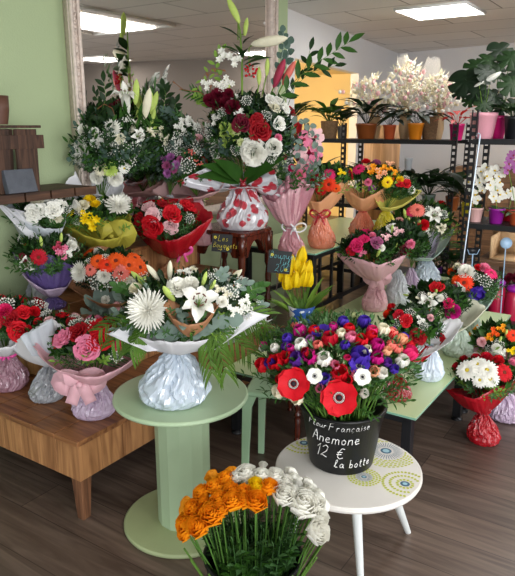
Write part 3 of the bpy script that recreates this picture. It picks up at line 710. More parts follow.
# ------------------------------------------------------------------ white patterned stool
def stool():
    z = .42; c = at_z(348, 466, z); c.z = 0; wh = plain('stool_white', '#d9d5cf', .35, amt=.06, scale=9); ye = plain('stool_lime', '#bcc42a', .45); bl = plain('stool_blue', '#2f5f7c', .45); lb = plain('stool_pale_blue', '#9cc4d2', .45); lg = plain('stool_leg_white', '#dfe3e2', .45)
    r0 = .238; t = thing('round_stool', c, 'round white stool with lime and blue dotted circles on top', 'stool')
    mb = MB(); mb.lathe(c, [(.2, z-.022), (r0-.004, z-.02), (r0, z-.012), (r0-.001, z-.003), (r0-.005, z)], wh, 72)
    s = mpp(c+ZV(z))
    def dot(p, u, v, a, b, m):
        if (p-c).length > r0-.012: return
        pts = [Vector((p.x, p.y, z+.0006))+u*(a*math.cos(PI*2*k/8))+v*(b*math.sin(PI*2*k/8)) for k in range(8)]; mb.cap(pts, m)
    for px, py, Rr, kind in ((386, 451, .105, 1), (405, 484, .068, 2), (364, 477, .05, 1), (304, 443, .07, 2), (352, 440, .06, 1), (318, 492, .0, 0)):
        if Rr == 0: continue
        q = at_z(px, py, z); q.z = 0
        for k in range(14): pass
        nr = 5 if Rr > .08 else 3
        for j in range(nr):
            rr = Rr*(.62+.38*j/(nr-1)) if kind == 1 else Rr*(.35+.65*j/(nr-1)); n = int(2*PI*rr/(.0145 if Rr > .08 else .011)); w = rr*PI/n*.8
            for k in range(n):
                a = 2*PI*(k+.5*(j % 2))/n; u = Vector((math.cos(a), math.sin(a), 0)); v = Vector((-u.y, u.x, 0)); dot(q+u*rr, u, v, Rr*.035 if nr == 5 else Rr*.08, w, ye)
        n = 36 if kind == 1 else 18
        for k in range(n):
            a = 2*PI*k/n; u = Vector((math.cos(a), math.sin(a), 0)); v = Vector((-u.y, u.x, 0))
            if kind == 1: dot(q+u*Rr*.40, u, v, Rr*.17, Rr*.011, bl)
        for rr, m in ((.18 if kind == 1 else .22, bl), (.11, lb)):
            if (q-c).length+Rr*rr < r0: mb.cap([Vector((q.x, q.y, z+.0008+(.0004 if m is lb else 0)))+Vector((math.cos(2*PI*k/20), math.sin(2*PI*k/20), 0))*Rr*rr for k in range(20)], m)
    obj('seat', mb, t, smooth=False)
    for (tx, ty, bx, by) in ((358, 505, 361, 585), (400, 485, 408, 532), (300, 486, 288, 545)):
        p = at_z(tx, ty, z-.02); q = at_z(bx, by, 0.0)
        p = c+(p-c)*.8; p.z = z-.02; mb = MB(); mb.tube([q, p], .011, lg, 14, .017); obj('leg', mb, t)
    return c
SC = stool()
# ------------------------------------------------------------------ green plastic stool, footstool
def gstool():
    g = plain('pale_green_plastic', '#9fbf9c', .35, amt=.04); c = at_z(274, 386, .45); c.z = 0; c = c+Vector((.07, .06, 0)); h = .165
    t = thing('green_stool', c, 'pale green plastic stool under the black bucket behind the anemones', 'stool')
    u, v = Vector((.97, -.22, 0)).normalized(), Vector((.22, .97, 0)).normalized()
    mb = MB(); mb.box(c+ZV(.44), u*h, v*h, ZV(.01), g); obj('seat', mb, t, bevel=.012)
    for a in (-1, 1):
        for b_ in (-1, 1):
            p = c+u*a*(h-.014)+v*b_*(h-.014); q = p+u*a*.01+v*b_*.01; mb = MB(); rows = []
            for z, w, o in ((0.001, .014, q), (.2, .016, q.lerp(p, .4)), (.38, .019, p), (.44, .03, p-u*a*.012-v*b_*.012)):
                rows.append([o+ZV(z)+u*w+v*w*.7, o+ZV(z)-u*w+v*w*.7, o+ZV(z)-u*w-v*w*.7, o+ZV(z)+u*w-v*w*.7])
            mb.grid(rows, g, True); mb.cap(rows[0], g, True); obj('leg', mb, t, smooth=False, bevel=.003)
    return c
GC = gstool()
redw = wood('mahogany', '#2a100a', '#6a2c1c', 'Z', 1.5, .25, spec=.6, bump=.05)
LEGP = [(.018, 0), (.02, .02), (.012, .05), (.017, .09), (.02, .18), (.016, .32), (.021, .45), (.012, .5), (.023, .53), (.023, .56), (.013, .6), (.018, .68), (.021, .76), (.014, .84), (.024, .88), (.024, 1)]
def turned(mb, c, h, m, k=1.0): mb.lathe(c, [(r*k, z*h) for r, z in LEGP], m, 20)
t = thing('wooden_footstool', AB(2.56, 1.47), 'low dark wooden footstool with turned legs in the shade under the green glass table', 'stool')
for a, b_ in ((2.43, 1.38), (2.7, 1.38), (2.43, 1.58), (2.7, 1.58)):
    mb = MB(); turned(mb, AB(a, b_, .001), .25, redw, .8); obj('leg', mb, t)
mb = MB(); bxAB(mb, 2.4, 2.73, 1.35, 1.61, .25, .275, redw); obj('seat', mb, t, bevel=.005)
# ------------------------------------------------------------------ console table
def console():
    c0 = at_z(243, 234, .88); a0, b0 = c0.dot(AX), c0.dot(BX); a1, b1 = a0+.365, b0+.42; z = .88
    t = thing('console_table', AB((a0+a1)/2, (b0+b1)/2, 0), 'dark mahogany side table with turned legs and an arched apron', 'table')
    mb = MB(); ch = .05
    pts = [AB(a0+ch*.3, b0), AB(a1-ch, b0), AB(a1, b0+ch), AB(a1, b1-ch), AB(a1-ch, b1), AB(a0+ch, b1), AB(a0, b1-ch), AB(a0, b0+ch*.3)]
    cc = AB((a0+a1)/2, (b0+b1)/2); rows = [[cc+(p-cc)*k+ZV(zz) for p in pts] for k, zz in ((.95, z-.03), (1, z-.022), (1, z-.008), (.97, z))]
    mb.grid(rows, redw, True); mb.cap(rows[0], redw, True); mb.cap(rows[-1], redw); obj('table_top', mb, t, smooth=False)
    i = .035
    for (p, q) in ((AB(a0+i, b0+i), AB(a1-i, b0+i)), (AB(a0+i, b1-i), AB(a1-i, b1-i)), (AB(a0+i, b0+i), AB(a0+i, b1-i)), (AB(a1-i, b0+i), AB(a1-i, b1-i))):
        mb = MB(); N = 16; d = (q-p); nn = Vector((-d.y, d.x, 0)).normalized()*.009
        for sgn in (-1, 1):
            top = [p+d*k/N+ZV(z-.03)+nn*sgn for k in range(N+1)]; bot = [p+d*k/N+ZV(z-.16+.10*max(0, math.sin(PI*max(0, min(1, (k/N-.2)/.6))))**.6)+nn*sgn for k in range(N+1)]
            mb.grid([top, bot], redw)
            if sgn < 0: B1 = bot
            else: mb.grid([B1, bot], redw)
        obj('apron', mb, t, smooth=False)
    for (a, b_) in ((a0+i, b0+i), (a1-i, b0+i), (a0+i, b1-i), (a1-i, b1-i)):
        mb = MB(); turned(mb, AB(a, b_, .001), z-.14, redw); bxAB(mb, a-.022, a+.022, b_-.022, b_+.022, z-.15, z-.03, redw); obj('leg', mb, t)
    mb = MB(); bxAB(mb, a0+i, a1-i, b0+i, b1-i, .2, .22, redw); obj('lower_shelf', mb, t)
console()
# ------------------------------------------------------------------ glass tables
gl, nt, b = newmat('green_glass'); n_, mx_, _ = var_color(nt, b, lin('#b9cb9c'), .04, 3); setp(b, Roughness=.3); b.inputs['Specular IOR Level'].default_value = .5; b.inputs['Coat Weight'].default_value = .1
ge = plain('glass_edge', '#7fae98', .15, spec=.8); blk = plain('black_metal', '#15161a', .4, spec=.5, amt=.1); gry = plain('grey_metal', '#6b7078', .4, metal=.4)
def gtable(a0, a1, b0, b1, z, lab, lower=False, nm='glass_table'):
    t = thing(nm, AB((a0+a1)/2, (b0+b1)/2, 0), lab, 'table')
    mb = MB(); bxAB(mb, a0, a1, b0, b1, z-.003, z, gl); bxAB(mb, a0-.0008, a1+.0008, b0-.0008, b1+.0008, z-.012, z-.003, ge); obj('glass_top', mb, t, smooth=False)
    i = .045; w = .021; mb = MB()
    for q in ((a0+i, a1-i, b0+i-w, b0+i+w), (a0+i, a1-i, b1-i-w, b1-i+w), (a0+i-w, a0+i+w, b0+i, b1-i), (a1-i-w, a1-i+w, b0+i, b1-i)): bxAB(mb, *q, z-.05, z-.013, blk)
    obj('frame', mb, t, smooth=False)
    for a in (a0+i, a1-i):
        for b_ in (b0+i, b1-i):
            mb = MB(); bxAB(mb, a-w, a+w, b_-w, b_+w, .02, z-.014, blk); l = obj('leg', mb, t, smooth=False, bevel=.002)
            WO[l.name] = Vector(WO[t.name]); mb = MB(); mb.lathe(AB(a, b_, .0005), [(.028, 0), (.028, .008), (.012, .014), (.012, .022)], blk, 20); obj('foot', mb, l)
    if lower:
        mb = MB(); bxAB(mb, a0+i, a1-i, b0+i-w*.6, b0+i+w*.6, z*.45, z*.45+.03, blk); bxAB(mb, a0+i, a1-i, b1-i-w*.6, b1-i+w*.6, z*.45, z*.45+.03, blk)
        k = a0+.15
        while k < a1-.1: bxAB(mb, k-.01, k+.01, b0+i-.008, b0+i+.008, z*.45, z-.02, blk); k += .17
        obj('lower_rail', mb, t, smooth=False)
gtable(2.29, 3.14, .75, 1.72, .35, 'nearest low green glass table, on black legs, beside the white stool')
gtable(3.16, 4.0, .75, 1.72, .35, 'middle one of the low green glass tables, carrying the anemone bouquet in mint paper')
gtable(4.02, 4.78, 1.26, 1.72, .35, 'farthest low green glass table, under the lily bouquet with the pink tied bag')
gtable(3.41, 4.95, 1.83, 2.42, .72, 'tall narrow green glass table behind the low ones, holding the salmon bags', True)
# ------------------------------------------------------------------ buckets
bplast = plain('black_plastic', '#0c0d0f', .38, spec=.35, amt=.1); chalk = plain('white_chalk', '#f1f1ee', .8); chalkp = plain('pink_chalk', '#e2607c', .8); chalky = plain('yellow_chalk', '#e8d84a', .8); chalkc = plain('blue_chalk', '#7fd3dd', .8)
def bucket(c, r0, r1, h, lab):
    t = thing('black_bucket', c, lab, 'bucket'); mb = MB()
    mb.lathe(c, [(r0*.97, 0), (r0, .004), (r0+(r1-r0)*.78, h*.78), (r0+(r1-r0)*.79+.002, h*.785), (r1-.001, h-.012), (r1+.006, h-.01), (r1+.007, h-.002), (r1, h), (r1-.005, h-.002), (r0-.004, .012), (.001, .01)], bplast, 64, cap=False)
    mb.cap([c+Vector((math.cos(2*PI*k/40), math.sin(2*PI*k/40), 0))*r0*.97 for k in range(40)], bplast, True)
    o = obj('bucket_body', mb, t); 
    w = MB(); wm = plain('dark_water', '#0c120c', .1); w.cap([c+Vector((math.cos(2*PI*k/40), math.sin(2*PI*k/40), 0))*(r0-.002)+ZV(h*.5) for k in range(40)], wm); obj('water', w, t, smooth=False)
    def fn(x, y):       # x metres along the side from the point facing the viewer, y height
        d = Vector((-c.x, -c.y, 0)).normalized(); a = math.atan2(d.y, d.x); rr = r0+(r1-r0)*y/h+.0012; th = a+x/rr+.0
        return Vector((c.x+rr*math.cos(th), c.y+rr*math.sin(th), c.z+y))
    return t, fn
ca = Vector((SC.x, SC.y, 0)); q = at_z(341, 459, .42); ca = Vector((q.x, q.y+.0, .4212))
BK, fn = bucket(ca, .105, .136, .205, 'black bucket of mixed anemones lettered Anemone 12 euros, on the white stool')
s = mpp(ca+ZV(.1))
mb = MB()
def wline(txt, px, py, hpx, m, r=.0011, sl=.12):
    # px,py: left baseline of the writing as seen on the bucket
    global ca
    q_ = at_y(px, py, ca.y-.11); x = q_.x-ca.x; y = q_.z-ca.z; write(mb, txt, fn, x, y, hpx*s, m, r, sl)
wline('Fleur', 309, 428, 6.6, chalk, .001); wline('Française', 334, 429, 7.8, chalk, .0009)
wline('Anemone', 314, 443, 11.5, chalk, .0012); wline('12 €', 318, 459, 14, chalk, .0012, .25); wline('la botte', 339, 468, 9, chalk, .0011, .15)
obj('chalk_writing', mb, BK)
anem = '''purple 364 322 7;palegreen 355 316 4;purple 343 322 6;red 349 329 6;magenta 300 331 7;red 314 331 6;purple 321 332 9;crimson 330 339 8;cream 341 333 5;pink 351 337 6;red 361 341 7
cream 383 330 7;salmon 392 333 6;magenta 377 345 7;salmon 391 345 5;peach 387 351 5;lilac 310 340 5;white 301 345 7;purple 288 339 6;violet 286 347 5;white 275 348 5;purple 360 356 10;purple 359 366 9;magenta 377 358 7
magenta 310 357 8;white 324 359 8;violet 297 359 8;red 286 357 7;red 276 362 9;red 263 365 8;purple 270 363 6;red 340 373 9;pink 335 365 5;white 314 377 7;purple 324 379 7;peach 374 371 6;white 382 373 6;pink 320 388 5
cream 297 398 7;cream 279 391 7;red 280 379 5;hotpink 347 358 4;hotpink 410 353 8;white 402 361 7;red 393 334 5;peach 402 339 6;purple 404 337 5;salmon 398 349 5;red 410 345 5;white 333 384 7;magenta 333 327 5;hotpink 372 331 6
red 371 336 6;crimson 306 352 5;purple 345 345 5;cream 367 350 5;salmon 318 345 5;pink 355 374 5;violet 387 362 5;magenta 291 349 5;red 348 381 6;white 364 393 5;purple 394 369 5;pink 292 371 5'''
cw = dict(purple='purple', palegreen='greenish', red='red', magenta='magenta', crimson='crimson', cream='cream', pink='pink', salmon='salmon', peach='peach', lilac='lilac', white='white', violet='violet', hotpink='hot pink')
def where(px, py, x0, x1, y0, y1):
    a = 'left' if px < x0 else 'right' if px > x1 else 'middle'; b = 'upper' if py < y0 else 'lower' if py > y1 else 'centre'
    return {('left', 'upper'): 'at the back left', ('middle', 'upper'): 'at the back middle', ('right', 'upper'): 'at the back right', ('left', 'centre'): 'on the left side', ('middle', 'centre'): 'in the middle',
            ('right', 'centre'): 'on the right side', ('left', 'lower'): 'at the front left', ('middle', 'lower'): 'at the front', ('right', 'lower'): 'at the front right'}[(a, b)]
Ca = at_y(338, 368, ca.y+.01); sa = mpp(Ca); rada = Vector((81*sa, 70*sa, 53*sa)); stm = leafm('stem')
used = {}
def cut_flower(nm, kind, col, P, n, size, root, lab, group, foot, ruff=True, rnd=R, kk=None):
    t = thing(nm, foot, lab, 'flower', group)
    flower(t, kind, col, P, n, size, name='bloom' if kind != 'anemone' else None)
    if kind == 'anemone':
        t.children[0].name = 'bloom'
    mid = foot.lerp(P, .55)+Vector(((P-foot).x*-.12, (P-foot).y*-.12, .03)); pts = []
    for i in range(9):
        u = i/8; pts.append(foot*(1-u)**2+mid*2*u*(1-u)+(P-n*size*.5)*u*u)
    mb = MB(); mb.tube(pts, .0026, stm if nm != 'ranunculus' else leafm('stemd'), 6, .0022); obj('stem', mb, t)
    if ruff:
        mb = MB(); q = P-n*size*1.0
        for k in range(9): leaf(mb, q, (Vector(n)*.2+Vector((rnd.uniform(-1, 1), rnd.uniform(-1, 1), rnd.uniform(-.2, .4)))), .026, .008, leafm('fine' if k % 2 else 'mid'), bend=.2)
        obj('leaf_ruff', mb, t)
    return t
wd = {}
lst = []
for ln in anem.replace('\n', ';').split(';'):
    c_, x, y, r_ = ln.split(); lst.append((c_, float(x), float(y), float(r_)))
for (c_, x, y, r_) in lst:
    P, n = ell_hit(x, y, Ca, rada); n = (n+Vector((R.uniform(-.3, .3), R.uniform(-.3, .1), R.uniform(0, .5)))).normalized(); w_ = where(x, y, 308, 362, 342, 366)
    a = R.uniform(0, 6.28); rr = .07*math.sqrt(R.random()); foot = ca+Vector((math.cos(a)*rr, math.sin(a)*rr, .03))
    sz = r_*sa*1.0; cut_flower('anemone', 'anemone_bud' if r_ < 8.5 or R.random() < .4 else 'anemone', c_, P, n, sz*1.12, None,
        f'{cw[c_]} half closed anemone {w_} of the bucket lettered Anemone', f'{cw[c_]} anemones {w_} of the bucket', foot)
for x, y, r_, lab in ((294.3, 383.5, 15.5, 'wide open red anemone with a black centre at the front left of the bucket'), (339, 397, 17, 'largest open red anemone, hanging over the lettering of the bucket'), (362, 377, 8, 'small open white anemone with a dark centre right of the big red ones'), (315, 376, 7.5, 'small open white anemone with a dark centre between the big red ones')):
    P, n = ell_hit(x, y, Ca, rada*1.04); n = (n*.5+(CAMP-P).normalized()*.8).normalized(); foot = ca+Vector((R.uniform(-.05, .05), -.03, .03))
    cut_flower('anemone', 'anemone', 'red' if r_ > 9 else 'white', P+n*.01, n, r_*sa, None, lab, None, foot)
for i in range(14):   # the far side of the bunch
    ph = R.uniform(.2, PI-.2); z = R.uniform(.0, .6); q = math.sqrt(1-z*z); u = Vector((math.cos(ph)*q, math.sin(ph)*q, z)); P = Ca+Vector([u[k]*rada[k] for k in range(3)])
    c_ = R.choice(['red', 'purple', 'white', 'magenta', 'salmon']); foot = ca+Vector((R.uniform(-.05, .05), .04, .03)); cut_flower('anemone', 'anemone_bud', c_, P, u, .016, None, f'{cw[c_]} anemone low on the hidden far side of the bucket', f'{cw[c_]} anemones on the far side of the bucket', foot)
mb = foliage_mb(ca+ZV(.12), Ca+ZV(.012), rada*.95, [('lance', 'fine', 620, .028, .008), ('lance', 'mid', 260, .032, .009), ('fine', 'mid', 50, .026, .007)], 5)
o = obj('anemone_leaves', mb, org=ca+ZV(.05)); tag(o, 'feathery green leaves filling the bunch of anemones in the bucket', 'leaves'); o['kind'] = 'stuff'
# ranunculus
cb = at_z(253, 553, .30); cb.z = .001; BB, fnb = bucket(cb, .108, .138, .30, 'black bucket of orange and white ranunculus on the floor in front')
mb = MB(); s2 = mpp(cb+ZV(.27)); write(mb, 'Fleur', fnb, -34*s2, .235, 14*s2, chalk, .0011); obj('chalk_writing', mb, BB)
mb = MB(); mb.grid([[fnb((x)*s2, y) for x in (34, 38, 42, 46)] for y in (.17, .21, .25, .285)], plain('white_label', '#c9d3e6', .5)); o = obj('sticker', mb, BB)
Cb = at_y(254, 520, cb.y); sb = mpp(Cb); radb = Vector((74*sb, 62*sb, 50*sb))
ran = '''o 226 479 10;o 202 493 10;o 215 487 10;o 232 490 9;o 244 492 9;y 256 485 9;o 269 487 10;o 193 508 10;o 212 514 13;o 219 500 10;o 233 501 11;o 256 501 12;o 185 524 11;o 198 526 12;o 184 534 8;o 244 501 9;o 206 503 8;o 221 509 9
w 247 474 12;w 262 477 11;w 275 477 11;w 286 481 8;w 263 465 5;w 294 476 5;w 284 496 12;w 303 504 16;w 293 493 9;w 315 502 11;w 320 518 10;w 318 532 13;w 236 477 7;w 309 491 8'''
for ln in ran.replace('\n', ';').split(';'):
    c_, x, y, r_ = ln.split(); x = float(x); y = float(y); r_ = float(r_); P, n = ell_hit(x, y, Cb, radb); n = (n+Vector((R.uniform(-.2, .2), R.uniform(-.2, .1), R.uniform(.1, .4)))+(CAMP-P).normalized()*.5).normalized()
    a = math.atan2(P.y-cb.y, P.x-cb.x); rr = R.uniform(.03, .085); foot = cb+Vector((math.cos(a)*rr, math.sin(a)*rr, .03)); nmc = dict(o='orange', y='golden yellow', w='white')[c_]
    if r_ <= 5: lab = 'single tiny white ranunculus standing above all the others' if y < 470 else 'small white ranunculus bud just behind the big white blooms'; g = None
    else: w_ = where(x, y, 215 if c_ == 'o' else 265, 245 if c_ == 'o' else 300, 495, 515); lab = f'{nmc} ranunculus bloom {w_} of the {nmc} ones in the floor bucket'; g = f'{nmc} ranunculus {w_}'
    if c_ == 'y': lab = 'golden yellow ranunculus bloom between the orange ones and the white ones'; g = None
    cut_flower('ranunculus', 'ranunculus', dict(o='amber', y='yellow', w='white')[c_], P, n, r_*sb*.95, None, lab, g, foot, ruff=False)
for i in range(14):
    ph = R.uniform(.2, PI-.2); z = R.uniform(.0, .7); q = math.sqrt(1-z*z); u = Vector((math.cos(ph)*q, math.sin(ph)*q, z)); P = Cb+Vector([u[k]*radb[k] for k in range(3)]); c_ = 'amber' if P.x < Cb.x else 'white'
    cut_flower('ranunculus', 'ranunculus', c_, P, u, .022, None, ('orange' if c_ == 'amber' else 'white')+' ranunculus on the far side of the floor bucket', ('orange' if c_ == 'amber' else 'white')+' ranunculus on the far side', cb+Vector((u.x*.06, .06, .03)), ruff=False)
mb = MB()
for i in range(230):
    a = R.uniform(0, 6.28); rr = .10*math.sqrt(R.random()); p = cb+Vector((math.cos(a)*rr, math.sin(a)*rr, .2)); d = Vector((math.cos(a)*.16, math.sin(a)*.16, 1)); sprig(mb, p, d, R.uniform(.12, .27), leafm(R.choice(['mid', 'dark', 'fine'])), .032, .015, 5, 'lance', droop=.1)
for i in range(60):
    a = R.uniform(0, 6.28); p = cb+Vector((math.cos(a)*.09, math.sin(a)*.09, .1)); mb.tube([p, p+Vector((math.cos(a)*.05, math.sin(a)*.05, .14)), p+Vector((math.cos(a)*.11, math.sin(a)*.11, .26))], .0026, stm, 5)
o = obj('ranunculus_leaves', mb, org=cb+ZV(.1)); tag(o, 'green leaves and bare stems standing in the floor bucket under the ranunculus', 'leaves'); o['kind'] = 'stuff'
# second black bucket with pink writing
cc = Vector((GC.x+.0, GC.y, .4512)); cc = cc+Vector((.0, 0, 0)); BC, fnc = bucket(cc, .085, .108, .2, 'black bucket with pink lettering on the pale green stool behind the anemones')
mb = MB(); s3 = mpp(cc); write(mb, 'FLEUR', fnc, -24*s3, .135, 8*s3, chalkp, .001); write(mb, '15€', fnc, -20*s3, .085, 12*s3, chalkp, .0011); obj('chalk_writing', mb, BC)
mb = MB()
for i in range(60):
    a = R.uniform(0, 6.28); rr = .08*math.sqrt(R.random()); p = cc+Vector((math.cos(a)*rr, math.sin(a)*rr, .1)); sprig(mb, p, Vector((math.cos(a)*.5, math.sin(a)*.5, 1)), R.uniform(.14, .22), leafm(R.choice(['mid', 'dark', 'fine'])), .03, .01, 9, 'lance')
o = obj('leafy_stems', mb, org=cc+ZV(.05)); tag(o, 'dark green leafy stems standing in the black bucket with pink lettering', 'leaves'); o['kind'] = 'stuff'
# tulips
q = at_z(301, 329, .352); tp = Vector((q.x, q.y, .3505)); st_ = mpp(tp)
def bluewhite():
    m, nt, b = newmat('blue_white_print'); tc = nt.nodes.new('ShaderNodeTexCoord'); n = nt.nodes.new('ShaderNodeTexNoise'); n.inputs['Scale'].default_value = 26; n.inputs['Detail'].default_value = 1
    cr = nt.nodes.new('ShaderNodeValToRGB'); cr.color_ramp.interpolation = 'CONSTANT'; cr.color_ramp.elements[0].color = lin('#1f4f9c'); cr.color_ramp.elements[1].position = .53; cr.color_ramp.elements[1].color = lin('#dfe7ee')
    nt.links.new(tc.outputs['Object'], n.inputs[0]); nt.links.new(n.outputs['Fac'], cr.inputs[0]); nt.links.new(cr.outputs[0], b.inputs['Base Color']); setp(b, Roughness=.35); return m
mb = MB(); bwm = bluewhite(); mb.lathe(tp, [(9*st_, 0), (10*st_, .004), (12*st_, 18*st_), (13.5*st_, 25*st_), (12.5*st_, 25*st_), (8.5*st_, .01)], bwm, 32, fn=lambda u, v: 1+.04*math.sin(u*6.283*7)*(v)); pot = tag(obj('flower_pot', mb, org=tp), 'pot wrapped in blue and white print holding the yellow tulips', 'pot')
tul = [(302, 254), (285, 262), (292, 262), (298, 263), (288, 271), (303, 270), (287, 281), (296, 279), (304, 278), (309, 278), (281, 273), (308, 268)]
for i, (x, y) in enumerate(tul):
    P = at_y(x, y, tp.y+(-.03 if y > 273 else .02 if y < 266 else 0)); n = Vector(((x-296)*.02, -.05, 1)).normalized(); foot = tp+Vector(((x-296)*.0022, R.uniform(-.02, .02), .03))
    lab = {0: 'topmost yellow tulip of the bunch in the blue and white pot'}.get(i, ('yellow tulip in the front row of the blue and white pot' if y > 273 else 'yellow tulip in the back rows of the blue and white pot')); g = None if i == 0 else ('yellow tulips in front' if y > 273 else 'yellow tulips at the back')
    cut_flower('tulip', 'tulip', 'yellow', P, n, 8.2*st_, None, lab, g, foot, ruff=False)
mb = MB(); lm = leafm('light')
for i, (x, y) in enumerate([(275, 300), (282, 292), (300, 300), (312, 290), (318, 296), (316, 283), (322, 287), (291, 300), (308, 305), (318, 308), (296, 296), (286, 304), (322, 292), (310, 296), (305, 290), (316, 302), (320, 310), (280, 300), (300, 306), (292, 292)]):
    e = at_y(x, y, tp.y+R.uniform(-.06, .04)); p = tp+Vector((R.uniform(-.02, .02), -.02, .06)); d = e-p; leaf(mb, p, d+ZV(.03), d.length*1.2, .032, lm if i % 2 else leafm('stem'), up=Vector((0, -.3, 1)), bend=.35, kind='lance', fold=.4)
o = obj('tulip_leaves', mb, org=tp+ZV(.06)); tag(o, 'broad light green leaves of the yellow tulips', 'leaves'); o['kind'] = 'stuff'
# signs
sb_ = plain('chalkboard', '#0e1216', .5)
def sign(cx, cy, w, h, Y, lines, lab, ang, stake_to=None):
    c = at_y(cx, cy, Y); s = mpp(c); t = thing('price_sign', c-ZV(h*s/2), lab, 'sign'); u = Vector((math.cos(ang), 0, math.sin(ang))); v = Vector((-math.sin(ang), 0, math.cos(ang))); f = Vector((0, -1, 0))
    mb = MB(); mb.box(c, u*w*s/2, v*h*s/2, f*.002, sb_); obj('card', mb, t, smooth=False); mb = MB()
    for txt, x, y, hh, m in lines: write(mb, txt, lambda X, Z: c+u*X+v*Z+f*.0032, x*s, y*s, hh*s, m, .0009)
    for (x, y, m) in ((-w*.35, h*.3, chalky), (w*.3, -h*.32, chalky)):
        for k in range(5): a = 2*PI*k/5; mb.ball(c+u*(x*s+.006*math.cos(a))+v*(y*s+.006*math.sin(a))+f*.003, .004, m, 6, 3)
    obj('chalk_writing', mb, t); mb = MB(); st = plain('stake_wood', '#3a2a1e', .6); mb.box(c-v*(h*s*.5+.04)-f*.004, u*.003, v*.06, f*.002, st); obj('stake', mb, t, smooth=False)
sign(222, 243, 20, 18, 3.52, [('Les', -4, 2, 6, chalky), ('Bouquets', -8.5, -4.5, 5.2, chalky), ('>', -4, -9, 5, chalky)], 'small black sign with yellow chalk words at the corner of the mahogany table', -.08)
sign(279.5, 262, 23, 23, 3.42, [('Bouquet', -10, 4, 6.5, chalkc), ('Tul', -1, -2, 6, chalkc), ('20€', -4, -9.5, 7.5, chalkc)], 'small black sign chalked 20 euros beside the yellow tulips', -.1)
# ------------------------------------------------------------------ wrapped bouquets
G1 = 'bouquets on the low wooden bench'; G2 = 'bouquets on the wooden steps'; G3 = 'bouquets on the low glass tables'; G4 = 'tall arrangements in front of the mirror'; G5 = 'bouquets on the tall glass table'
FINE = [('fine', 'fine', 34, .024, .005), ('sprig', 'mid', 22, .032, .012), ('lance', 'dark', 70, .05, .02)]
DARK = [('lance', 'dark', 150, .055, .028), ('sprig', 'mid', 26, .035, .014), ('fine', 'deep', 20, .022, .006)]
BROAD = [('lance', 'mid', 80, .06, .028), ('lance', 'dark', 90, .055, .025), ('sprig', 'light', 12, .03, .012)]
EUC = [('euc', 'euc', 18, .03, .024), ('fine', 'fine', 26, .022, .006), ('sprig', 'mid', 24, .035, .014), ('lance', 'dark', 60, .05, .022)]
rs, ca_, gb, ly, bd, ch, al, ds, ro = 'rose', 'carnation', 'gerbera', 'lily', 'lily_bud', 'chrysanthemum', 'alstroemeria', 'daisy', 'rose'
def fp2(t, nk, C, rad, s): sheet(t, nk.y, [(60, 358, -.08), (32, 356, -.12), (20, 336, -.1), (52, 317, -.08)], FILM['pgrey'](), .02, 7)
def fp8(t, nk, C, rad, s): sheet(t, nk.y, [(56, 240, -.1), (30, 240, -.12), (-4, 203, -.08), (26, 212, -.1)], FILM['white'](), .02, 2)
# low bench
bouquet('red rose bouquet in a mauve bag at the left edge of the low bench', G1, (9, 392), .35, 40, 'mauve', (6, 354), (10, 322, 44, 26),
  [(rs, 'red', 20, 331, 10), (rs, 'deepred', 11, 320, 8), (rs, 'red', 23, 313, 7), (ca_, 'hotpink', 5, 312, 8), (rs, 'red', 39, 327, 8), (rs, 'deepred', -8, 325, 9), (ca_, 'red', 34, 312, 6)],
  [(-38, 328), (-25, 340), (-6, 348), (12, 347), (30, 335), (40, 318), (48, 305), (20, 300), (-15, 300), (-35, 310)], 'white', fol=FINE, gyp=[(6, 303, 9), (40, 303, 8), (-6, 308, 7), (62, 314, 5)], bow=(6, 355, 9, 'hot'))
bouquet('bouquet in white paper with a clear grey bag in the middle of the low bench', G1, (48, 403), .35, 35, 'greyw', (48, 366), (60, 335, 32, 20),
  [(rs, 'deepred', 73, 323, 7), (rs, 'red', 62, 316, 6), (ca_, 'palepink', 50, 322, 6)],
  [(8, 346), (22, 338), (38, 326), (52, 319), (66, 328), (78, 338), (72, 322), (54, 315), (34, 320), (18, 334)], 'white', fol=DARK, gyp=[(46, 312, 6), (76, 318, 7)], extra=fp2, hd=.02, depth=.5)
def fr1(t, nk, C, rad, s):
    palm(t, (92, 366, -.06), (138, 322, -.02), nk.y, 'mid', ll=30, curl=.25); palm(t, (96, 368, -.04), (150, 338, .0), nk.y, 'fine', ll=22, curl=.2)
bouquet('red and pink rose bouquet with a big pink bow on the low bench', G1, (95, 420), .35, 43, 'lav', (95, 380), (94, 346, 40, 27),
  [(rs, 'deepred', 79, 333, 10), (rs, 'red', 99, 341, 11), (rs, 'red', 98, 327, 9), (rs, 'pink', 64, 339, 10), (rs, 'pink', 87, 349, 11.5), (ca_, 'palepink', 124, 339, 8), (rs, 'deepred', 112, 330, 8), (ca_, 'hotpink', 118, 346, 6)],
  [(33, 346), (50, 366), (78, 376), (100, 377), (120, 368), (150, 346), (140, 330), (110, 318), (75, 318), (46, 334)], 'pink', fol=BROAD+[('fine', 'fine', 12, .022, .005)], gyp=[(75, 322, 7), (91, 323, 9), (117, 355, 8), (130, 330, 7)], bow=(80, 384, 17, 'pink', .75), extra=fr1)
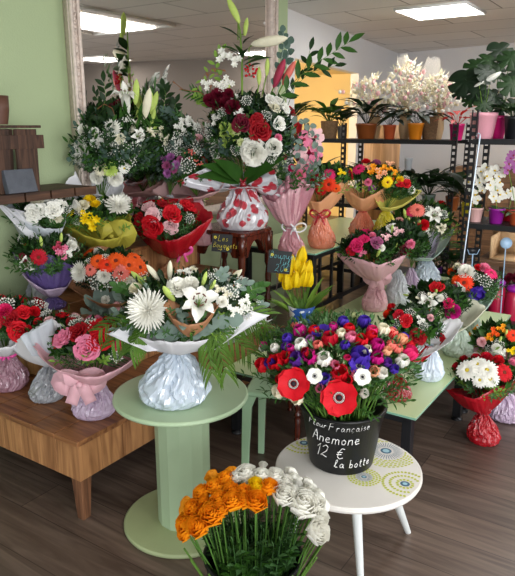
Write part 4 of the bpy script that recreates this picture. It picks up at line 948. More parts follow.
# steps
def f6(t, nk, C, rad, s):
    for P in (((92, 325), (93, 308), (96, 299)), ((108, 328), (110, 312), (106, 297)), ((118, 325), (122, 305), (126, 292)), ((100, 326), (101, 312), (99, 304))): add_branch(t, [(a, b) for a, b in P], nk.y-.04, 'euc', 16, 9, 5, 'round', 'eucalyptus_sprig', 'grey')
bouquet('small bundle of eucalyptus in pale paper behind the bow of the rose bouquet', G1, (112, 345), .35, 26, 'lav', (111, 326), (111, 308, 17, 14), [(ca_, 'white', 106, 300, 5), (ca_, 'palepink', 118, 306, 5)],
  [(92, 308), (100, 318), (111, 323), (124, 316), (130, 300), (118, 292), (104, 294)], 'ppink', fol=[('euc', 'euc', 10, .025, .02), ('fine', 'fine', 10, .02, .006)], extra=f6, Y=2.75)
bouquet('bouquet in dark purple tissue paper on the left of the middle step', G2, (53, 310), .66, 26, 'purple', (53, 297), (45, 252, 32, 20),
  [(gb, 'crimson', 39, 257, 8.5), (ly, 'white', 27, 263, 9), (al, 'pink', 62, 252, 8), (al, 'lilypink', 58, 247, 6), (bd, 'lime', 41, 242, 6, (0, 0, 1.4)), (bd, 'lime', 61, 239, 6, (0, 0, 1.4)), (ca_, 'white', 71, 246, 6), (gb, 'burgundy', 24, 258, 6), (al, 'white', 68, 252, 6)],
  [(14, 253), (24, 268), (36, 263), (47, 255), (62, 261), (76, 267), (70, 258), (50, 252), (34, 250), (22, 250)], 'purple', fol=FINE, back=6, depth=.6, pleat=.06, rims=[([(14, 252), (24, 276), (44, 290), (66, 287), (77, 270), (60, 262), (40, 262)], 'lav')])
bouquet('bouquet of small orange and white daisies in kraft paper at the far left edge', G2, (6, 290), .66, 22, 'clear', (6, 268), (6, 241, 22, 20),
  [(ds, 'white', 5, 229, 6), (ds, 'white', 13, 226, 5), (ds, 'palepink', 9, 234, 5), (ds, 'orange', 4, 241, 5), (ds, 'amber', 8, 244, 4), (ds, 'cream', 18, 233, 5), (ds, 'white', -4, 234, 6)],
  [(-20, 240), (-10, 262), (6, 268), (18, 255), (24, 240), (16, 226), (2, 222), (-14, 228)], 'kraft', fol=DARK)
bouquet('bouquet of orange gerberas and a white mum in kraft paper on the middle step', G2, (112, 312), .66, 40, 'kraft', (106, 303), (112, 272, 38, 24),
  [(gb, 'orange', 116, 262, 10), (gb, 'orange', 128, 266, 10), (gb, 'orangered', 107, 266, 9), (gb, 'orange', 139, 268, 9), (gb, 'salmon', 121, 273, 9), (gb, 'orange', 98, 262, 8), (gb, 'salmon', 91, 270, 7), (gb, 'orange', 134, 259, 8), ('spider_mum', 'white', 82, 272, 11), (ca_, 'white', 104, 276, 7), (ca_, 'cream', 128, 282, 7)],
  [(69, 286), (84, 296), (102, 304), (120, 304), (140, 298), (154, 280), (146, 258), (118, 250), (92, 247), (76, 266)], 'kraft', fol=DARK, gyp=[(96, 283, 9), (112, 281, 9), (122, 279, 8), (142, 275, 7), (105, 258, 6), (88, 262, 5)])
def f7(t, nk, C, rad, s): obj('paper_bow', bow_mb(at_y(112, 236, nk.y-.05), 14*s, FILM['yel'](), wdt=1.2, tails=0), t, solid=.001)
bouquet('bouquet of yellow gerberas and a white mum in yellow green paper on the middle step', G2, (105, 290), .66, 20, 'yellowf', (104, 250), (95, 214, 40, 17),
  [(gb, 'yellow', 67, 214, 9, (0, -.3, .6)), (al, 'yellow', 91, 221, 10), (al, 'yellow', 86, 216, 7), (ca_, 'yellow', 90, 202, 7), (ca_, 'cream', 84, 206, 6), (ch, 'white', 117, 208, 13), (ca_, 'yellow', 96, 205, 5)],
  [(45, 212), (60, 222), (78, 232), (98, 240), (118, 238), (130, 226), (130, 210), (104, 206), (80, 204), (60, 208)], 'yel', fol=BROAD, gyp=[(80, 211, 6), (100, 201, 6), (76, 222, 4)], kn=.4, extra=f7)
bouquet('bouquet of white roses in pale grey paper under the wall shelf', G2, (42, 300), .66, 20, 'clear', (44, 250), (44, 210, 33, 14),
  [(rs, 'white', 34, 213, 8.5), (rs, 'white', 42, 211, 7), (rs, 'white', 53, 210, 8), (rs, 'cream', 38, 203, 6), (rs, 'white', 47, 199, 6), (rs, 'white', 60, 205, 6), (rs, 'cream', 56, 218, 6)],
  [(-2, 203), (12, 215), (28, 224), (46, 229), (63, 228), (66, 216), (60, 204), (44, 196), (24, 200), (10, 204)], 'pgrey', fol=FINE, gyp=[(46, 203, 5), (66, 208, 6), (26, 216, 5)], extra=fp8, kn=.4)
bouquet('red and blush rose bouquet in bright red paper on the middle step', G2, (172, 280), .66, 30, 'kraft', (174, 258), (164, 220, 34, 20),
  [(rs, 'red', 153, 226, 10), (rs, 'red', 172, 215, 8.5), (rs, 'palepink', 149, 208, 7), (rs, 'palepink', 153, 216, 7), (rs, 'palepink', 171, 226, 7), (rs, 'red', 187, 207, 8), (rs, 'deepred', 165, 206, 6), (rs, 'deepred', 140, 219, 6)],
  [(130, 224), (146, 232), (160, 241), (178, 240), (195, 229), (212, 218), (202, 206), (188, 197), (160, 200), (141, 204)], 'redp', fol=FINE, gyp=[(190, 218, 6), (160, 213, 5), (178, 206, 5)], bow=(182, 252, 9, 'hot'), kn=.3, pleat=.05)
bouquet('bouquet in dusty pink paper with a rose coloured clear bag left of the mahogany table', G4, (203, 246), .80, 22, 'pinkf', (197, 196), (185, 170, 34, 22),
  [('pompon', 'lilac', 165, 160, 5), ('pompon', 'lilac', 171, 158, 5), ('pompon', 'mauve', 167, 166, 5), ('pompon', 'lilac', 176, 165, 5), ('pompon', 'mauve', 180, 160, 4), ('pompon', 'lilac', 168, 173, 5), ('pompon', 'mauve', 174, 170, 4), ('berries', 'salmon', 190, 155, 6), ('berries', 'salmon', 198, 163, 5), (ca_, 'palepink', 206, 150, 6), ('babys_breath', 'white', 188, 166, 8)],
  [(144, 190), (160, 196), (180, 199), (200, 197), (220, 190), (225, 176), (200, 172), (176, 176), (158, 180), (148, 182)], 'ppink', fol=EUC, gyp=[(196, 150, 8), (184, 148, 7), (176, 152, 6)], Y=3.8, kn=.35)
# tall white arrangement in front of the mirror
TALL = [('fine', 'fine', 60, .03, .007), ('sprig', 'mid', 50, .045, .017), ('lance', 'dark', 200, .07, .032), ('euc', 'eucd', 30, .035, .026), ('sprig', 'dark', 34, .05, .02)]
def fA(t, nk, C, rad, s):
    Y = nk.y; sheet(t, Y, [(92, 200, -.1), (70, 204, -.14), (40, 193, -.1), (66, 171, -.1)], FILM['white'](), .03, 5)
    add_branch(t, [(104, 140), (101, 115), (106, 98), (104, 82)], Y-.05, 'dark', 12, 5, 12, 'lance'); add_branch(t, [(108, 135), (103, 108), (94, 94)], Y-.02, 'dark', 10, 5, 9, 'lance')
    add_branch(t, [(100, 125), (96, 110), (104, 104), (112, 108), (116, 118)], Y-.08, 'twig', 3, 1, 3, 'lance', 'curly_twig', 'twig', .003); add_branch(t, [(96, 122), (104, 112), (113, 115), (110, 124)], Y-.08, 'twig', 3, 1, 2, 'lance', 'curly_twig', 'twig', .0025)
    add_branch(t, [(85, 140), (80, 120), (73, 118)], Y, 'eucd', 10, 7, 8, 'round', 'eucalyptus_sprig', 'grey')
    add_branch(t, [(72, 160), (58, 146), (48, 142)], Y+.05, 'dark', 14, 2, 14, 'strap', 'palm_frond'); add_branch(t, [(72, 158), (56, 156), (46, 160)], Y+.05, 'dark', 14, 2, 14, 'strap', 'palm_frond')
    palm(t, (140, 170), (152, 120), Y+.05, 'mid', ll=14)
    for px, py, sz, n, c in ((125, 99, 17, (0, -.35, 1), 'white'), (136, 92, 12, (.1, 0, 1), 'lime'), (147, 104, 15, (.25, -.1, 1), 'cream'), (134, 127, 10, (.6, -.2, .8), 'cream')):
        P = at_y(px, py, Y-.06); flower(t, 'lily_bud', c, P, Vector(n), sz*s); mb = MB(); mb.tube([P, P.lerp(C, .4)+Vector((0, 0, .01)), C], .003, leafm('stem'), 6); obj('lily_stem', mb, t)
    P = at_y(125, 95, Y-.1); flower(t, 'lily', 'white', P, Vector((.1, -.25, 1)), 13*s)
    for k in range(10): leaf_dir = Vector((R.uniform(-.5, .7), -.3, 1)); m2 = MB(); leaf(m2, at_y(R.uniform(112, 150), R.uniform(115, 145), Y-.08), leaf_dir, .11, .022, leafm('mid'), bend=.2); obj('lily_leaf', m2, t)
bouquet('tall arrangement of white lilies, white carnations and eucalyptus, leftmost in front of the mirror', G4, (98, 246), .85, 30, 'clear', (98, 200), (110, 150, 40, 46),
  [(ca_, 'white', 71, 152, 12), (ca_, 'white', 64, 158, 8), (ca_, 'white', 78, 148, 8), (ch, 'white', 113, 129, 9), ('pompon', 'cream', 102, 168, 8), ('pompon', 'lime', 110, 169, 8), (ca_, 'white', 97, 177, 7), (ca_, 'white', 115, 178, 8), (ly, 'white', 138, 136, 9), (rs, 'white', 97, 142, 6), (rs, 'white', 94, 133, 5), (al, 'white', 128, 120, 7),
   (al, 'cream', 150, 132, 7), (ca_, 'white', 84, 130, 6), (rs, 'cream', 120, 139, 5), (rs, 'lime', 94, 134, 4), (al, 'white', 88, 160, 6), (ds, 'white', 124, 168, 6)],
  [(42, 194), (54, 196), (70, 198), (84, 190), (104, 196), (120, 196), (124, 184), (104, 176), (82, 180), (67, 168), (52, 180)], 'white', fol=TALL, gyp=[(120, 150, 10), (128, 160, 9), (104, 150, 8), (112, 143, 6), (104, 138, 7), (136, 150, 8), (82, 140, 6)], extra=fA, back=10, kn=.4)
def fB(t, nk, C, rad, s):
    Y = nk.y
    add_branch(t, [(160, 130), (163, 110), (166, 95), (164, 88)], Y, 'dark', 10, 5, 14, 'lance'); add_branch(t, [(166, 135), (172, 115), (176, 103)], Y+.02, 'dark', 9, 5, 12, 'lance'); add_branch(t, [(176, 130), (172, 118), (166, 112)], Y, 'eucd', 9, 7, 8, 'round')
    add_branch(t, [(150, 130), (146, 110), (149, 92)], Y, 'mid', 15, 5, 8, 'lance'); add_branch(t, [(190, 145), (182, 128), (178, 114)], Y, 'fine', 8, 1.6, 22, 'strap', 'fern_sprig')
    for px, py, sz, n in ((149, 103, 11, (.35, 0, 1)), (146, 117, 8, (.3, 0, 1)), (143, 100, 7, (.1, 0, 1))):
        P = at_y(px, py, Y-.05); flower(t, 'lily_bud', 'lime', P, Vector(n), sz*s); mb = MB(); mb.tube([P, C], .003, leafm('stem'), 6); obj('lily_stem', mb, t)
bouquet('airy arrangement of white alstroemeria and dark ruscus between the two tallest ones', G4, (170, 234), .85, 24, 'clear', (170, 195), (170, 150, 36, 36),
  [(al, 'white', 186, 122, 8), (al, 'white', 180, 128, 7), (al, 'white', 194, 126, 8), (al, 'cream', 160, 132, 6), (al, 'lime', 152, 130, 5), (al, 'cream', 166, 140, 6), (al, 'white', 176, 143, 6), (ca_, 'palepink', 198, 140, 6), (ca_, 'palepink', 206, 134, 5)],
  None, None, fol=TALL, gyp=[(186, 140, 9), (196, 148, 9), (178, 138, 7), (200, 132, 7), (170, 148, 7)], extra=fB, back=8, hd=.05)
def fC(t, nk, C, rad, s):
    Y = nk.y
    mb = MB(); mb.tube([at_y(240, 150, Y), at_y(242, 115, Y), at_y(242, 60, Y), at_y(240, 30, Y), at_y(237, 18, Y)], .008, leafm('light'), 8, .004); obj('lily_stem', mb, t)
    for px, py, sz, n, c in ((233.5, 11, 12, (-.5, 0, 1), 'lime'), (246, 27, 8, (.15, 0, 1), 'lime'), (269, 41, 17, (1, -.1, .15), 'cream'), (267, 67, 8, (.05, 0, 1), 'lime'), (279, 74, 14, (.4, -.3, 1), 'lilypink'), (289, 73, 12, (.55, -.1, 1), 'salmon'), (259, 76, 8, (0, 0, 1), 'lime'), (228, 88, 8, (.1, 0, 1), 'lime')):
        P = at_y(px, py, Y-.03); flower(t, 'lily_bud', c, P, Vector(n), sz*s*1.05)
        q = {233.5: (238, 22), 246: (241, 34), 269: (249, 48), 267: (262, 95), 279: (268, 100), 289: (276, 98), 259: (256, 100), 228: (236, 110)}[px]; e = P-Vector(n).normalized()*sz*s*.9
        mb = MB(); mb.tube([e, e.lerp(at_y(q[0], q[1], Y), .5), at_y(q[0], q[1], Y), at_y(q[0], q[1]+18, Y)], .004, leafm('light'), 6); obj('lily_stem', mb, t)
    for (x0, y0, x1, y1, w) in ((242, 40, 223, 24, 6), (242, 55, 224, 44, 7), (242, 58, 230, 48, 6), (242, 62, 262, 54, 8), (243, 66, 268, 54, 7), (243, 58, 236, 42, 7), (243, 44, 252, 34, 5), (244, 70, 258, 62, 6), (240, 60, 246, 47, 6)):
        a = at_y(x0, y0, Y); b_ = at_y(x1, y1, Y-.08); mb = MB(); leaf(mb, a, b_-a+ZV(.01), (b_-a).length*1.05, w*s*1.5, leafm('mid' if w > 6 else 'dark'), up=Vector((0, -.5, 1)), bend=.2); obj('lily_leaf', mb, t)
    add_branch(t, [(262, 128), (280, 96), (300, 76), (318, 62), (334, 52), (349, 42)], Y-.05, 'mid', 17, 6, 16, 'lance'); add_branch(t, [(272, 120), (292, 90), (310, 72), (335, 66)], Y-.02, 'dark', 13, 5, 10, 'lance')
    add_branch(t, [(286, 110), (296, 84), (306, 66), (310, 50)], Y, 'dark', 12, 5, 7, 'lance'); add_branch(t, [(272, 100), (280, 66), (284, 46), (283, 32)], Y-.02, 'eucd', 7, 6, 12, 'round', 'eucalyptus_sprig', 'grey'); add_branch(t, [(276, 96), (286, 64), (290, 44)], Y, 'eucd', 8, 7, 8, 'round', 'eucalyptus_sprig', 'grey')
    add_branch(t, [(284, 130), (300, 120), (312, 128), (318, 145), (316, 165)], Y-.05, 'euc', 8, 6, 12, 'round', 'eucalyptus_sprig', 'grey'); add_branch(t, [(280, 136), (292, 134), (300, 148), (300, 170)], Y-.06, 'euc', 7, 5.5, 11, 'round', 'eucalyptus_sprig', 'grey')
    add_branch(t, [(230, 120), (214, 95), (206, 80), (212, 68), (222, 70)], Y-.03, 'twig', 5, 2, 5, 'lance', 'curly_twig', 'twig', .003); add_branch(t, [(224, 110), (200, 92), (184, 90), (176, 84)], Y-.02, 'twig', 4, 1.5, 4, 'lance', 'curly_twig', 'twig', .003); add_branch(t, [(230, 95), (222, 75), (206, 72), (200, 84), (196, 92)], Y-.02, 'light', 7, 3, 9, 'lance', 'curly_twig', 'twig', .002)
    add_branch(t, [(232, 100), (220, 78), (214, 62), (222, 50)], Y-.02, 'light', 8, 4, 12, 'lance'); add_branch(t, [(222, 118), (206, 100), (198, 98)], Y, 'light', 9, 5, 9, 'lance'); add_branch(t, [(218, 110), (206, 98), (190, 92)], Y, 'mid', 12, 2, 16, 'strap', 'palm_frond')
    for px, py, sz, n in ((224, 56, 9, (-.1, -1, .4)), (234, 60, 8, (.2, -1, .4)), (207, 84, 7, (-.3, -1, .3)), (220, 86, 7, (0, -1, .4)), (228, 82, 7, (.1, -1, .1)), (235, 100, 6, (.2, -1, .3))): flower(t, 'alstroemeria', 'white', at_y(px, py, Y-.06), Vector(n), sz*s)
    for px, py, sz in ((210, 100, 7), (218, 96, 8), (224, 101, 7), (216, 104, 7), (228, 94, 6)): flower(t, 'carnation', 'burgundy', at_y(px, py, Y-.06), Vector((0, -1, .5)), sz*s)
    for px, py, sz in ((251, 73, 7), (249, 68, 5)): flower(t, 'berries', 'red', at_y(px, py, Y-.05), Vector((0, -1, .6)), sz*s)
    for i, (x0, y0, x1, y1) in enumerate(((238, 180, 213, 176), (240, 178, 226, 166), (246, 180, 268, 164), (248, 178, 262, 172), (236, 176, 216, 168))):
        a = at_y(x0, y0, Y-.1); b_ = at_y(x1, y1, Y-.17); mb = MB(); leaf(mb, a, b_-a+ZV(.02), (b_-a).length*1.5, .11, leafm('mid'), up=Vector((0, -.7, .7)), bend=.3, kind='heart', fold=.2); obj('broad_leaf', mb, t)
    hf = FILM['heart'](); sheet(t, Y, [(241, 184, -.06), (208, 192, -.08), (174, 182, -.1), (218, 161, -.08)], hf, .03, 4); sheet(t, Y, [(247, 184, -.06), (262, 192, -.08), (286, 201, -.1), (274, 168, -.08)], hf, .03, 8)
    obj('ribbon_tails', bow_mb(at_y(243, 184, Y-.075), 15*s, ribbon('darkred'), wdt=.12), t, solid=.0008)
bouquet('tallest arrangement, lilies and burgundy roses in a heart printed bag on the mahogany table', G4, (243, 231), .881, 50, 'heart', (243, 184), (252, 138, 44, 46),
  [('pompon', 'lime', 231, 129, 6), ('pompon', 'lime', 225, 134, 5.5), ('pompon', 'lime', 232, 137, 5.5), ('pompon', 'palegreen', 237, 131, 5.5), ('pompon', 'lime', 226, 143, 5), ('pompon', 'palegreen', 241, 142, 4.5), ('pompon', 'lime', 224, 127, 5), (rs, 'deepred', 260, 131, 10), (rs, 'burgundy', 242, 124, 8.5), (rs, 'deepred', 257, 121, 7),
   (ca_, 'white', 254, 152, 13.5), (ca_, 'white', 249, 146, 8), (rs, 'white', 271, 101, 7), (rs, 'white', 279, 103, 7), (rs, 'white', 284, 108, 6), (rs, 'cream', 274, 108, 6), (rs, 'white', 279, 124, 6.5), (rs, 'deepred', 291, 112, 5.5), (ca_, 'burgundy', 233, 108, 8), (ca_, 'burgundy', 226, 104, 7), (al, 'white', 216, 120, 7), (al, 'white', 208, 127, 7),
   (ca_, 'white', 273, 147, 9), (al, 'white', 240, 114, 6), (rs, 'red', 205, 160, 4), (ca_, 'pink', 278, 138, 4), (ca_, 'white', 217, 144, 5)],
  [(176, 181), (190, 188), (224, 189), (243, 187), (262, 188), (284, 199), (278, 184), (273, 171), (246, 170), (218, 163), (205, 174)], 'heart', fol=TALL, gyp=[(208, 134, 8), (246, 100, 6), (214, 152, 8), (222, 112, 6), (236, 150, 6), (266, 116, 6), (272, 158, 6)], extra=fC, back=12, kn=.22, depth=.45, pleat=.05)
# pink wrap with orchids
def fD(t, nk, C, rad, s):
    for px, py, sz in ((305, 139, 9), (316, 136, 9), (300, 150, 8), (314, 154, 9), (307, 165, 8), (303, 160, 7), (298, 170, 6), (318, 148, 6)): flower(t, 'orchid', R.choice(['pink', 'palepink', 'lilac']), at_y(px, py, nk.y-.02), Vector((R.uniform(-.3, .3), -1, .2)), sz*s)
bouquet('bouquet of pink orchids in a tall rose pink cellophane sheet right of the mahogany table', G5, (292, 256), .72, 26, 'rose', (290, 227), (300, 168, 18, 22), [(ca_, 'pink', 300, 175, 6), (ca_, 'hotpink', 292, 168, 4)],
  [(264, 190), (274, 196), (287, 176), (302, 179), (314, 188), (308, 196), (290, 186), (274, 186)], 'rose', fol=[('euc', 'euc', 12, .03, .024), ('sprig', 'mid', 14, .035, .014)], extra=fD, pleat=.012, band='white', bow=(294, 229, 11, 'white', .12), kn=.3, rims=[([(262, 196), (274, 202), (288, 190), (304, 186), (313, 186), (300, 180), (280, 182)], 'pinkf')])
bouquet('salmon bag with a hanging red ribbon and orange gerberas on the tall glass table', G5, (322, 249), .72, 27, 'salmon', (320, 214), (330, 180, 22, 16),
  [(gb, 'orangered', 329, 184, 8), (gb, 'hotpink', 329, 176, 7), (gb, 'red', 321, 190, 6), (gb, 'orange', 336, 188, 5), (rs, 'crimson', 316, 180, 6), (ca_, 'pink', 311, 186, 5), (al, 'yellow', 341, 173, 5)],
  [(303, 195), (310, 201), (320, 202), (334, 190), (347, 174), (350, 180), (334, 184), (318, 194), (308, 186)], 'peach', fol=BROAD, bow=(320, 215, 9, 'red', .22), band='red', kn=.35, depth=.6)
bouquet('salmon bag with a red band and orange alstroemeria, second on the tall glass table', G5, (362, 237), .72, 26, 'salmon', (363, 211), (372, 178, 31, 15),
  [(al, 'amber', 374, 171, 8), (al, 'peach', 380, 174, 7), (al, 'amber', 384, 169, 6), (al, 'peach', 368, 168, 6), (gb, 'yellow', 387, 182, 6), (gb, 'hotpink', 359, 170, 7), (ca_, 'pink', 368, 182, 4), (ca_, 'mauve', 376, 164, 5), (al, 'amber', 393, 172, 6), (ca_, 'red', 366, 163, 5), (ca_, 'lilac', 372, 188, 4), (al, 'yellow', 352, 172, 5), (al, 'peach', 390, 164, 5)],
  [(340, 188), (350, 192), (362, 199), (378, 192), (398, 178), (400, 186), (380, 188), (362, 193), (352, 186), (343, 184)], 'peach', fol=BROAD, band='red', kn=.32, depth=.6)
bouquet('yellow bag in lemon paper with small red blooms, rightmost on the tall glass table', G5, (385, 239), .72, 24, 'yellowf', (386, 210), (400, 188, 20, 14),
  [(rs, 'red', 406, 184, 4.5), (ca_, 'yellow', 400, 180, 4), (rs, 'red', 400, 184, 4), (ca_, 'yellow', 395, 176, 4), (ca_, 'white', 411, 190, 4), (ca_, 'orange', 391, 180, 4)],
  [(374, 196), (380, 207), (392, 208), (404, 204), (416, 196), (421, 191), (408, 187), (396, 184), (380, 186)], 'yelp', fol=FINE, gyp=[(411, 189, 4), (406, 178, 4)], kn=.35, hd=.05)
# low tables
bouquet('bouquet with a broad pink paper fan and pink bag on the middle low glass table', G3, (374, 312), .35, 25, 'pinkf', (377, 281), (368, 247, 30, 16),
  [(rs, 'hotpink', 357, 246, 6.5), (rs, 'crimson', 352, 250, 5), (rs, 'mauve', 376, 243, 6), (al, 'palepink', 386, 238, 6), (ca_, 'pink', 372, 236, 4), (bd, 'lime', 378, 254, 6, (0, 0, 1.5)), (rs, 'hotpink', 364, 240, 5), (ca_, 'white', 381, 248, 4), (al, 'pink', 362, 252, 5)],
  [(338, 256), (352, 257), (368, 262), (380, 265), (396, 259), (408, 254), (394, 252), (376, 262), (358, 258), (348, 250)], 'pink', fol=DARK, bow=(377, 279, 9, 'pink', .9), kn=.3)
bouquet('bouquet of pink alstroemeria in a clear bag just right of the pink paper fan', G3, (398, 306), .35, 24, 'clear', (398, 270), (402, 240, 26, 20),
  [(al, 'pink', 388, 238, 5), (al, 'palepink', 398, 232, 6), (rs, 'burgundy', 404, 250, 6), (bd, 'lime', 396, 245, 5, (0, 0, 1.5)), (bd, 'lime', 392, 230, 5, (.3, 0, 1.5)), (ca_, 'pink', 410, 244, 5), (ly, 'white', 391, 228, 6), (ca_, 'hotpink', 384, 246, 5)], None, None, fol=DARK)
bouquet('bouquet in a lavender pink bag squeezed between two clear bags', G3, (412, 296), .35, 18, 'lav', (411, 268), (412, 246, 16, 16), [(bd, 'lime', 412, 250, 5, (0, 0, 1.5)), (al, 'palepink', 416, 246, 5), (ca_, 'red', 408, 252, 4)], None, None, fol=DARK)
bouquet('bouquet of white lilies with lilac square paper and mint sheet, on the farthest low table', G3, (427, 285), .35, 27, 'bluewhite', (426, 258), (422, 222, 34, 24),
  [(ly, 'white', 406, 232, 10), (ly, 'white', 434, 215, 9), (gb, 'salmon', 417, 211, 8), (gb, 'hotpink', 412, 212, 6), (ca_, 'pink', 412, 228, 7), (ca_, 'red', 423, 225, 6), (bd, 'lime', 419, 225, 6, (.2, 0, 1.3)), (bd, 'lime', 405, 215, 6, (0, 0, 1.5)), (bd, 'lime', 409, 219, 5), (ca_, 'palepink', 400, 222, 5), (ca_, 'crimson', 402, 248, 5),
   (al, 'white', 427, 232, 5), (ly, 'cream', 441, 228, 6), (ca_, 'pink', 394, 232, 5), (bd, 'lime', 400, 236, 5, (.3, 0, 1)), (bd, 'lime', 446, 220, 4)],
  [(392, 246), (404, 256), (420, 258), (434, 258), (446, 246), (454, 228), (444, 236), (428, 244), (412, 246), (400, 244)], 'mint', fol=BROAD+[('fine', 'fine', 14, .022, .006)], gyp=[(430, 210, 5), (444, 214, 5)], band='pink', kn=.32, rims=[([(418, 240), (422, 252), (428, 256), (436, 250), (440, 238), (438, 231), (428, 232)], 'lilacp')])
bouquet('bouquet with a violet anemone and orange gerbera in mint paper on the middle low table', G3, (473, 339), .35, 22, 'green', (474, 316), (472, 283, 27, 19),
  [(ca_, 'white', 466, 273, 8.5), (gb, 'orangered', 464, 283, 9.5), (gb, 'hotpink', 490, 274, 8), (ca_, 'pink', 484, 269, 6), ('anemone_bud', 'purple', 478, 292, 8), ('anemone', 'purple', 474, 293, 8), (rs, 'deepred', 458, 291, 5.5), (ca_, 'orange', 458, 281, 6), (ca_, 'white', 452, 290, 6), (ca_, 'cream', 464, 297, 6), (ca_, 'red', 478, 268, 4)],
  [(452, 300), (460, 312), (474, 318), (486, 308), (497, 292), (499, 278), (488, 292), (474, 304), (460, 300)], 'mint', fol=FINE, gyp=[(486, 281, 8), (450, 296, 5), (474, 276, 5)], kn=.3, depth=.5, band='pink')
bouquet('bouquet of a white lily and magenta carnation in cream paper with a greenish bag', G3, (457, 358), .35, 31, 'green', (459, 327), (437, 300, 30, 20),
  [(ly, 'white', 427, 303, 10), (rs, 'red', 437, 288, 6.5), (ca_, 'magenta', 452, 311, 8.5), (bd, 'lime', 449, 307, 5.5, (.8, 0, .6)), (bd, 'lime', 436, 292, 5), (ca_, 'hotpink', 448, 304, 6), (ca_, 'white', 440, 298, 4), (bd, 'cream', 418, 298, 5), (al, 'cream', 432, 296, 5)],
  [(434, 318), (440, 332), (454, 334), (468, 326), (480, 315), (486, 308), (474, 300), (460, 300), (446, 316), (438, 318)], 'cream', fol=DARK, gyp=[(443, 297, 5), (422, 296, 5)], kn=.3, hd=.04)
bouquet('dark red rose bouquet in white and red paper at the edge of the near table', G3, (428, 382), .35, 29, 'bluewhite', (430, 345), (411, 325, 27, 22),
  [(rs, 'deepred', 416.5, 337, 8.5), (rs, 'red', 406, 321, 6), (rs, 'crimson', 399, 315, 5), (ca_, 'red', 392, 308, 5), (al, 'white', 420, 320, 5), (ca_, 'orangered', 388, 314, 5), (ca_, 'palepink', 430, 318, 4)],
  [(405, 345), (412, 360), (426, 356), (438, 350), (452, 340), (464, 322), (452, 318), (436, 324), (422, 340), (412, 340)], 'white', fol=DARK+[('fine', 'grey', 16, .02, .004)], gyp=[(398, 322, 6), (410, 313, 6), (424, 326, 5)], kn=.28, depth=.6, rims=[([(404, 352), (410, 362), (422, 362), (434, 352), (446, 338), (440, 332), (424, 346), (412, 346)], 'redp')])
bouquet('bouquet in a dark red shiny bag behind the anemone bucket on the near glass table', G3, (398, 402), .35, 27, 'darkred', (396, 372), (392, 352, 18, 18), [(rs, 'red', 388, 345, 6), (ca_, 'red', 398, 350, 5), (rs, 'deepred', 400, 342, 6)], [(374, 358), (384, 370), (396, 372), (408, 366), (414, 352), (400, 350), (384, 350)], 'darkred' if False else 'redp', fol=DARK)
# floor bouquets
bouquet('bouquet of white daisies in red paper with a red bag, on the floor at right', 'bouquets on the floor', (483, 446), .0, 31, 'red', (483, 412), (487, 376, 34, 20),
  [(ds, 'white', 468, 371, 11.5), (ds, 'white', 487, 371, 11), (ds, 'white', 478, 365, 9), (ds, 'white', 490, 379, 9), (ds, 'white', 480, 380, 8), (gb, 'red', 503, 373, 9.5), (ca_, 'red', 498, 361, 6), (ca_, 'crimson', 486, 359, 7), (ca_, 'deepred', 464, 360, 5), (ca_, 'pink', 512, 364, 5), (ca_, 'crimson', 476, 358, 5)],
  [(447, 390), (460, 394), (474, 399), (488, 392), (503, 385), (519, 378), (514, 380), (498, 378), (478, 390), (462, 388)], 'redp', fol=BROAD+[('fine', 'fine', 16, .026, .006)], kn=.32, pleat=.05, bow=(483, 412, 6, 'red'), band='red')
bouquet('bouquet of small orange blooms in pale pink paper on the floor, far right', 'bouquets on the floor', (505, 423), .0, 34, 'lav', (504, 388), (498, 344, 30, 24),
  [(al, 'amber', 502, 329, 6), (al, 'orange', 494, 333, 6), (gb, 'orangered', 512, 336, 7), (al, 'amber', 489, 338, 5), (bd, 'lime', 506, 334, 5, (0, 0, 1.5)), (bd, 'lime', 500, 340, 5, (.1, 0, 1.2)), (ca_, 'palepink', 482, 342, 5), (ca_, 'white', 496, 348, 5), (al, 'white', 502, 352, 5), (al, 'yellow', 511, 350, 5), (rs, 'pink', 514, 360, 6)],
  [(472, 352), (482, 366), (498, 372), (514, 368), (528, 352), (520, 338), (506, 330), (490, 327), (480, 340)], 'pink', fol=BROAD+[('fine', 'fine', 12, .024, .006)], gyp=[(498, 345, 6), (490, 350, 5)])
